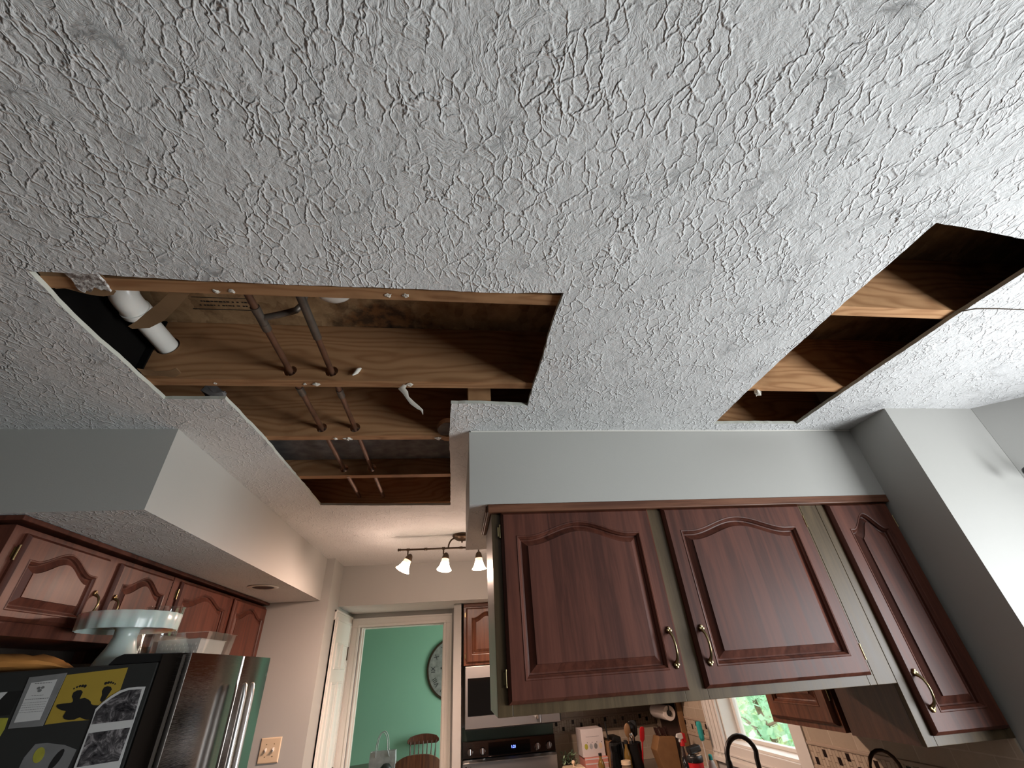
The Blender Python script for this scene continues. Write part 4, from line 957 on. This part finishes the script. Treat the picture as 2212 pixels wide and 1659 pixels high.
tag(B().lathe([(0, .001), (.030, .001), (.034, .07), (.033, .085), (.024, .085), (.024, .02), (0, .02)], (1.68, 3.60, ZT), n=26).done('brush_cup', 'paperwhite', smooth=50), 'white cup that holds the teal bottle brush', 'cup')
t = thing('dish_soap_bottle', (1.62, 3.42, ZT), 'small pale blue white bottle beside the red travel mug', 'bottle')
B().lathe([(0, .001), (.024, .001), (.026, .01), (.026, .10), (.018, .135), (.010, .15), (0, .15)], (1.625, 3.42, ZT), n=24).done('bottle', 'paperwhite', t, smooth=50)
B().lathe([(.011, .148), (.012, .15), (.010, .175), (0, .178)], (1.625, 3.42, ZT), n=18).done('cap', 'teal', t, smooth=50)
t = thing('wire_basket', (1.50, 3.62, ZT), 'small black wire basket between the spray bottle and the red mug', 'basket')
b = B()
for z in (.012, .07, .13):
    b.tube([(1.55, 3.60, ZT+z), (1.63, 3.60, ZT+z), (1.63, 3.68, ZT+z), (1.55, 3.68, ZT+z), (1.55, 3.60, ZT+z)], .002, 6)
for k in range(5):
    for y in (3.60, 3.68): b.tube([(1.55+.02*k, y, ZT+.002), (1.55+.02*k, y, ZT+.13)], .0015, 6)
b.done('wire_frame', 'black', t)
# utensil crock with utensils
t = thing('utensil_crock', (1.36, 4.16, ZT), 'black crock full of kitchen utensils on the back counter', 'utensil holder')
B().lathe([(0, .001), (.062, .001), (.070, .02), (.072, .165), (.076, .172), (.070, .175), (.066, .165), (.064, .02), (0, .012)], (1.36, 4.16, ZT), n=32).done('crock', 'black', t, smooth=50)
def utensil(name, mat, p0, p1, rh, head, label):
    t_ = thing(name, p0, label, 'utensil', None); p0, p1 = Vector(p0), Vector(p1); d = (p1-p0).normalized()
    hb = B().tube([p0, p0.lerp(p1, .6), p1], [rh*.9, rh, rh*.8], 8); hb.done('handle', mat, t_, smooth=50)
    b = B(); side = d.cross(Vector((0, -1, 0))).normalized(); n_ = d.cross(side).normalized()
    rings = []
    for s_, w_, th in head:
        c = p1+d*s_; rings.append([c+side*w_*math.cos(2*PI*k/14)+n_*th*math.sin(2*PI*k/14) for k in range(14)])
    b.loops(rings); b.done('head', mat, t_, smooth=60); return t_
SP = [(-.004, .006, .004), (.012, .018, .006), (.035, .026, .008), (.060, .025, .008), (.080, .015, .006), (.088, .002, .002)]
utensil('wooden_spoon', 'tan', (1.33, 4.15, ZT+.02), (1.335, 4.13, 1.125), .006, SP, 'wooden spoon standing in the black crock')
utensil('ladle', 'black', (1.37, 4.17, ZT+.02), (1.375, 4.17, 1.13), .005, [(-.004, .006, .004), (.01, .030, .02), (.035, .040, .028), (.062, .036, .026), (.078, .015, .01)], 'black ladle beside the wooden spoon')
utensil('metal_whisk', 'chrome', (1.40, 4.14, ZT+.02), (1.36, 4.10, 1.10), .005, [(0, .006, .006), (.02, .014, .014), (.045, .018, .018), (.06, .010, .010)], 'shiny metal utensil head catching the light in the crock')
utensil('spatula', 'red', (1.41, 4.13, ZT+.02), (1.425, 4.08, 1.10), .006, [(-.004, .008, .004), (.01, .018, .005), (.05, .020, .005), (.085, .018, .004), (.092, .010, .003)], 'red spatula leaning right in the crock')
utensil('spatula', 'black', (1.39, 4.18, ZT+.02), (1.40, 4.18, 1.12), .006, [(-.004, .008, .004), (.01, .030, .005), (.05, .034, .005), (.09, .032, .004), (.1, .02, .003)], 'black slotted spatula at the back of the crock')
# kettle like dark pot
t = thing('moka_pot', (1.29, 4.20, ZT), 'black kettle with a bright metal highlight left of the crock', 'kettle')
B().lathe([(0, .001), (.050, .001), (.054, .02), (.046, .09), (.040, .12), (.046, .165), (.040, .182), (.010, .196), (.008, .206), (0, .208)], (1.232, 4.18, ZT), n=12).done('pot_body', 'blackgloss', t, smooth=20)
b = B().tube([(1.262, 4.15, 1.09), (1.272, 4.11, 1.10), (1.272, 4.095, 1.05), (1.265, 4.10, 1.0)], .007, 8); b.done('pot_handle', 'black', t, smooth=50)
# dark bottles and jars
def bottle(x, y, r, h, neck, mat, capm, label, name='bottle'):
    t_ = thing(name, (x, y, ZT), label, name.split('_')[-1])
    B().lathe([(0, .001), (r*.95, .001), (r, .008), (r, h*.55), (r*.75, h*.68), (neck, h*.78), (neck, h*.93), (0, h*.93)], (x, y, ZT), n=24).done('glass_body', mat, t_, smooth=50)
    B().lathe([(neck*1.25, h*.90), (neck*1.25, h), (0, h)], (x, y, ZT), n=18).done('cap', capm, t_, smooth=50)
bottle(1.075, 4.06, .024, .145, .010, 'olive', 'black', 'small yellow oil bottle with a black cap before the pink box', 'oil_bottle')
bottle(1.292, 4.085, .026, .200, .011, 'olive', 'black', 'tall dark yellow bottle right of the light wood box', 'oil_bottle')
t = thing('glass_jar', (1.245, 4.00, ZT), 'amber jar with a pale threaded lid beside the dark bottle', 'jar')
B().lathe([(0, .001), (.034, .001), (.036, .01), (.036, .062), (.030, .075), (0, .075)], (1.245, 4.00, ZT), n=26).done('jar_body', 'bark', t, smooth=50)
B().lathe([(.033, .074), (.036, .076), (.034, .084), (.036, .090), (.034, .098), (0, .1)], (1.245, 4.00, ZT), n=26).done('jar_lid', 'ivory', t, smooth=40)
# stack of boxes by the range
t = thing('printed_box', (1.10, 4.42, ZT), 'pink and white printed box under the white card box', 'box')
bx('box_body', 'pink', 1.015, 1.198, 4.30, 4.50, ZT+.0008, 1.003, parent=t, bevel=.002)
b = B()
for z in (.930, .962, .990): b.box(1.0145, 1.1985, 4.2990, 4.2999, z, z+.008)
for k in range(12): b.box(1.10+k*.008, 1.103+k*.008, 4.2990, 4.2999, .935, .958)
b.done('box_stripes', 'card', t)
t = thing('white_box', (1.10, 4.42, 1.0035), 'white card box with four small coloured drawings, on the pink box', 'box')
bx('box_body', 'card', 1.006, 1.190, 4.318, 4.49, 1.0040, 1.176, parent=t, bevel=.002)
b = B()
for k, (x, m_) in enumerate(((1.040, 0), (1.080, 1), (1.118, 2), (1.157, 3))):
    b.prism([(px, 4.3178, pz) for px, pz in ell(x, 1.068, .014, .018, 14)], (0, -.0006, 0), mi=m_); b.prism([(px, 4.3178, pz) for px, pz in ell(x+.012, 1.092, .003, .003, 8)], (0, -.0006, 0), mi=4)
b.done('fruit_drawings', ['lemon', 'fabric', 'greyprint', 'ivory', 'ink'], t)
b = B(); x = 1.045
random.seed(8)
while x < 1.15: l_ = random.uniform(.003, .007); b.box(x, x+l_, 4.3174, 4.3179, 1.126, 1.129); x += l_+.002
b.done('printed_line', 'greyprint', t)
tag(bx('wooden_box', 'tan', 1.204, 1.262, 4.28, 4.55, ZT+.0008, 1.090, bevel=.003), 'tall light wood box right of the white card box', 'box')
tag(bx('black_organizer', 'black', 1.268, 1.335, 4.32, 4.50, ZT+.0008, 1.110, bevel=.006), 'black upright organizer behind the dark kettle', 'organizer')
tag(B().tube([(1.232, 4.33, 1.0905), (1.228, 4.34, 1.15), (1.228, 4.345, 1.205)], [.006, .006, .007], 10).done('lighter_wand', 'black', smooth=50), 'thin black wand standing upright on the light wood box', 'lighter')
t = thing('butter_dish', (.915, 4.30, ZT), 'cream lidded dish with a round knob beside the range', 'dish')
B().loops([[(.835+i, 4.22+i, z), (.995-i, 4.22+i, z), (.995-i, 4.36-i, z), (.835+i, 4.36-i, z)] for i, z in ((.002, ZT+.001), (0, ZT+.04), (.004, ZT+.046), (.01, ZT+.05))]).done('dish_cover', 'ivory', t, bevel=.003)
B().lathe([(0, .0), (.006, .0), (.006, .010), (.014, .018), (.015, .027), (.008, .036), (0, .037)], (.915, 4.29, ZT+.0495), n=22).done('knob', 'ivory', t, smooth=60)
b = B(); random.seed(6)
for k in range(90):
    c = Vector((random.uniform(.87, .99), random.uniform(4.44, 4.56), ZT+random.uniform(.03, .11))); d = Vector((random.uniform(-1, 1), random.uniform(-1, 1), random.uniform(-.3, 1))).normalized()*.017; s_ = d.cross(Vector((.3, .2, .9))).normalized()*.006
    b.face([b.bm.verts.new(c-d), b.bm.verts.new(c+s_), b.bm.verts.new(c+d), b.bm.verts.new(c-s_)])
t = thing('herb_pot', (.93, 4.50, ZT), 'small dark green herb plant against the tiles beside the range', 'plant')
b.done('foliage', 'leaf', t)
B().lathe([(0, .001), (.030, .001), (.040, .05), (.042, .055), (.036, .055), (0, .045)], (.93, 4.50, ZT), n=22).done('pot', 'black', t, smooth=50)
# black wire loop rack on the right counter
t = thing('banana_hanger', (1.63, 1.98, ZT), 'black curved metal hanger at the right end of the counter', 'hanger')
b = B(); pts = [(1.69, 2.0, ZT+.01), (1.695, 2.0, 1.18)]+[(1.625+.066*math.cos(a), 1.98, 1.215+.066*math.sin(a)) for a in [PI*k/10*1.08 for k in range(11)]]
b.tube(pts, .0065, 12); b.lathe([(0, 0), (.06, 0), (.058, .008), (0, .01)], (1.66, 2.0, ZT+.0005), n=28); b.done('curved_rod', 'bronze', t, smooth=50)
t = thing('curtain_rod', (2.14, 1.27, 2.10), 'dark curtain rod end with round finial at the right edge of the photo', 'curtain rod')
D = Vector((.82, -.57, 0)).normalized(); a0 = Vector((2.128, 1.262, 2.125))
B().tube([a0, a0+D*.50], .011, 14).done('rod', 'black', t, smooth=50)
B().lathe([(0, -.030), (.012, -.026), (.020, -.012), (.020, -.002), (.012, .008), (.011, .014), (0, .014)], a0, D, 20).done('finial', 'black', t, smooth=50)
Nn = Vector((.57, .82, 0)); B().tube([a0+D*.08, a0+D*.08+Nn*.045], .008, 10).tube([a0+D*.08+Nn*.043, a0+D*.08+Nn*.052], .022, 16).done('wall_bracket', 'black', t, smooth=50)

# ------------------------------------------------------------------ dining room things
t = thing('wall_clock', (-.02, 7.60, 1.665), 'large round weathered wall clock on the green wall, half hidden by the doorway', 'clock')
B().lathe([(0, .0), (.385, .0), (.385, .020), (0, .022)], (-.02, 7.618, 1.665), (0, -1, 0), 64).done('clock_face', 'clock', t, smooth=30)
b = B(); b.lathe([(.375, .020), (.400, .0), (.405, .018), (.396, .034), (.380, .036), (.375, .020)], (-.02, 7.618, 1.665), (0, -1, 0), 64); b.done('clock_rim', 'bronze', t, smooth=40)
NUM = ['XII', 'I', 'II', 'III', 'IV', 'V', 'VI', 'VII', 'VIII', 'IX', 'X', 'XI']
for k, s_ in enumerate(NUM):
    a = PI/2-2*PI*k/12; rad_ = Vector((math.cos(a), 0, math.sin(a))); tan_ = Vector((math.sin(a), 0, -math.cos(a)))
    text('clock_numeral', s_, Vector((-.02, 7.5955, 1.665))+rad_*.305, tan_, rad_, .085, 'ink', t)
b = B()
for a, L, w_ in ((PI*.98, .20, .012), (PI*.60, .29, .009)):
    d = Vector((math.cos(a), 0, math.sin(a))); b.obox(Vector((-.02, 7.592, 1.665))+d*L/2, d*L, Vector((-d.z, 0, d.x))*w_*2, (0, .003, 0))
b.lathe([(0, 0), (.02, 0), (.018, .008), (0, .009)], (-.02, 7.594, 1.665), (0, -1, 0), 20); b.done('clock_hands', 'ink', t)
b = B(); b.lathe([(0, .715), (.62, .715), (.64, .728), (.63, .748), (0, .75)], (-.95, 6.5, 0), n=48)
t = thing('dining_table', (-.95, 6.5, 0), 'round wooden dining table in the green room beyond the doorway', 'table')
b.done('table_top', 'chair', t, smooth=30)
B().lathe([(0, .002), (.30, .002), (.28, .03), (.08, .08), (.06, .30), (.09, .45), (.06, .60), (.14, .714), (0, .714)], (-.95, 6.5, 0), n=28).done('pedestal', 'chair', t, smooth=40)
def windsor(cx, cy, facing, label, top=.95, w=.42):
    t = thing('dining_chair', (cx, cy, 0), label, 'chair'); f = facing
    Q = lambda u, v, z: (cx+u, cy+v*f, z)
    b = B(); b.loops([[Q(.22*math.cos(a)*k, .21*math.sin(a)*k, z) for a in [2*PI*j/28 for j in range(28)]] for k, z in ((.9, .42), (1, .43), (1, .450), (.94, .458))]); b.done('seat', 'chair', t, smooth=40)
    for sx in (-1, 1):
        for sy in (-1, 1): B().tube([Q(sx*.14, sy*.13, .425), Q(sx*.175, sy*.17, .22), Q(sx*.20, sy*.20, .001)], [.014, .019, .013], 12).done('leg', 'chair', t, smooth=50)
    bk = -.17
    for k in range(7):
        u = -.165+.055*k
        B().tube([Q(u*.85, bk+.012, .45), Q(u*.93, bk-.022, .62), Q(u*.96, bk-.032, .68), Q(u, bk-.055, .80), Q(u*1.02, bk-.068, top-.075)], [.006, .006, .012, .0065, .0055], 10).done('spindle', 'chair', t, smooth=50)
    b = B(); rings = []
    for k in range(13):
        s_ = -1+k/6; u = s_*w/2; hh = .055+.030*(1-s_*s_); zc = top-.055-.018*s_*s_; v = bk-.072-.03*(1-s_*s_); e = .35 if abs(s_) == 1 else 1
        rings.append([Q(u, v-.010, zc-hh*e*.62), Q(u, v+.010, zc-hh*e*.62), Q(u, v+.008, zc+hh*e*.62), Q(u, v-.012, zc+hh*e*.62)])
    b.loops(rings); b.done('crest_rail', 'chair', t, smooth=50, bevel=.004)
windsor(-.42, 7.22, -1, 'spindle back wooden chair against the green wall', .955)
t = thing('dining_chair', (-.32, 5.86, 0), 'nearer reddish wooden chair with a solid curved back in front of the bag', 'chair')
b = B(); rings = []
for k in range(17):
    s_ = -1+k/8; x = -.375+s_*.225; top_ = .945-.06*abs(s_)**3; y = 5.80+.06*s_*s_*.5
    rings.append([(x, y-.011, .60), (x, y+.011, .60), (x, y+.011, top_), (x, y-.011, top_)])
b.loops(rings); b.done('backrest', 'warmcherry', t, smooth=40, bevel=.004)
bx('seat', 'warmcherry', -.60, -.15, 5.81, 6.20, .43, .46, parent=t, bevel=.01)
for x in (-.58, -.17):
    for y in (5.84, 6.17): bx('leg', 'warmcherry', x-.018, x+.018, y-.018, y+.018, .001, .4295 if y > 6 else .62, parent=t, bevel=.003)
# handbag on the table
t = thing('tote_bag', (-.77, 6.30, .75), 'silver white tote bag with two thin looped handles on the dining table', 'bag')
b = B(); R = lambda i, z, k=1.: [(-.925+i, 6.24+i, z), (-.645-i, 6.24+i, z), (-.645-i, 6.36-i, z), (-.925+i, 6.36-i, z)]
b.loops([R(.02, .7508), R(.005, .78), R(0, .85), R(.006, .942), R(.012, .942), R(.012, .80)], cap1=True); b.done('bag_body', 'fabric', t)
for y in (6.238, 6.362):
    c = -.80; B().tube([(c-.060+.13*0, y, .90)]+[(c+.062*math.cos(a), y, .96+.150*math.sin(a)) for a in [PI-PI*k/12 for k in range(13)]]+[(c+.085, y, .90)], .0045, 8).done('handle', 'fabric', t, smooth=50)
t = thing('dark_bag', (-.80, 5.95, .75), 'small rounded black bag low in the doorway before the tote', 'bag')
tag(B().lathe([(0, 0), (.05, .0), (.065, .03), (.06, .08), (.03, .11), (0, .115)], (-.72, 6.08, .7505), n=24).done('bag_body', 'black', t, smooth=50))

# ------------------------------------------------------------------ outside the kitchen window
struct(bx('ground', 'grass', 2.0, 40, -20, 40, -.5, -.3), 'green lawn outside the window')
def tree(x, y, z0, H, R, n, seed, label):
    random.seed(seed); t = thing('tree', (x, y, z0), label, 'tree')
    b = B(); b.tube([(x, y, z0), (x+.05, y-.03, z0+H*.4), (x-.05, y+.04, z0+H*.75)], [.06, .045, .02], 10)
    for k in range(16):
        a = random.uniform(0, 2*PI); zz = z0+H*random.uniform(.12, .8); L = R*random.uniform(.6, 1)
        b.tube([(x, y, zz), (x+L*.5*math.cos(a), y+L*.5*math.sin(a), zz+.15), (x+L*math.cos(a), y+L*math.sin(a), zz+.2)], [.018, .010, .003], 6)
    b.done('branches', 'bark', t, smooth=60)
    b = B()
    for k in range(n):
        a = random.uniform(0, 2*PI); rr_ = R*math.sqrt(random.random()); zz = z0+H*random.uniform(.08, 1)
        c = Vector((x+rr_*math.cos(a), y+rr_*math.sin(a), zz)); L = random.uniform(.07, .13)
        d = Vector((random.gauss(0, 1), random.gauss(0, 1), random.gauss(-.2, .7))).normalized(); s_ = d.cross(Vector((random.gauss(0, 1), random.gauss(0, 1), random.gauss(0, 1)))).normalized()
        v = [c, c+d*L*.45+s_*L*.32, c+d*L, c+d*L*.45-s_*L*.32]; b.face([b.bm.verts.new(p) for p in v])
    o = b.done('leaf_crown', 'leaf', t); return t
tree(3.9, 6.5, -.3, 2.2, .95, 3000, 1, 'leafy young tree just outside the kitchen window')
tree(6.3, 6.9, -.3, 2.8, 1.15, 3000, 2, 'green shrub behind the young tree outside the window')
tree(6.3, 10.3, -.3, 3.2, 1.9, 5000, 3, 'tall bush farther out beyond the window')
tree(3.2, 8.7, -.3, 2.2, .9, 2200, 5, 'narrow bush close to the house wall outside the window')
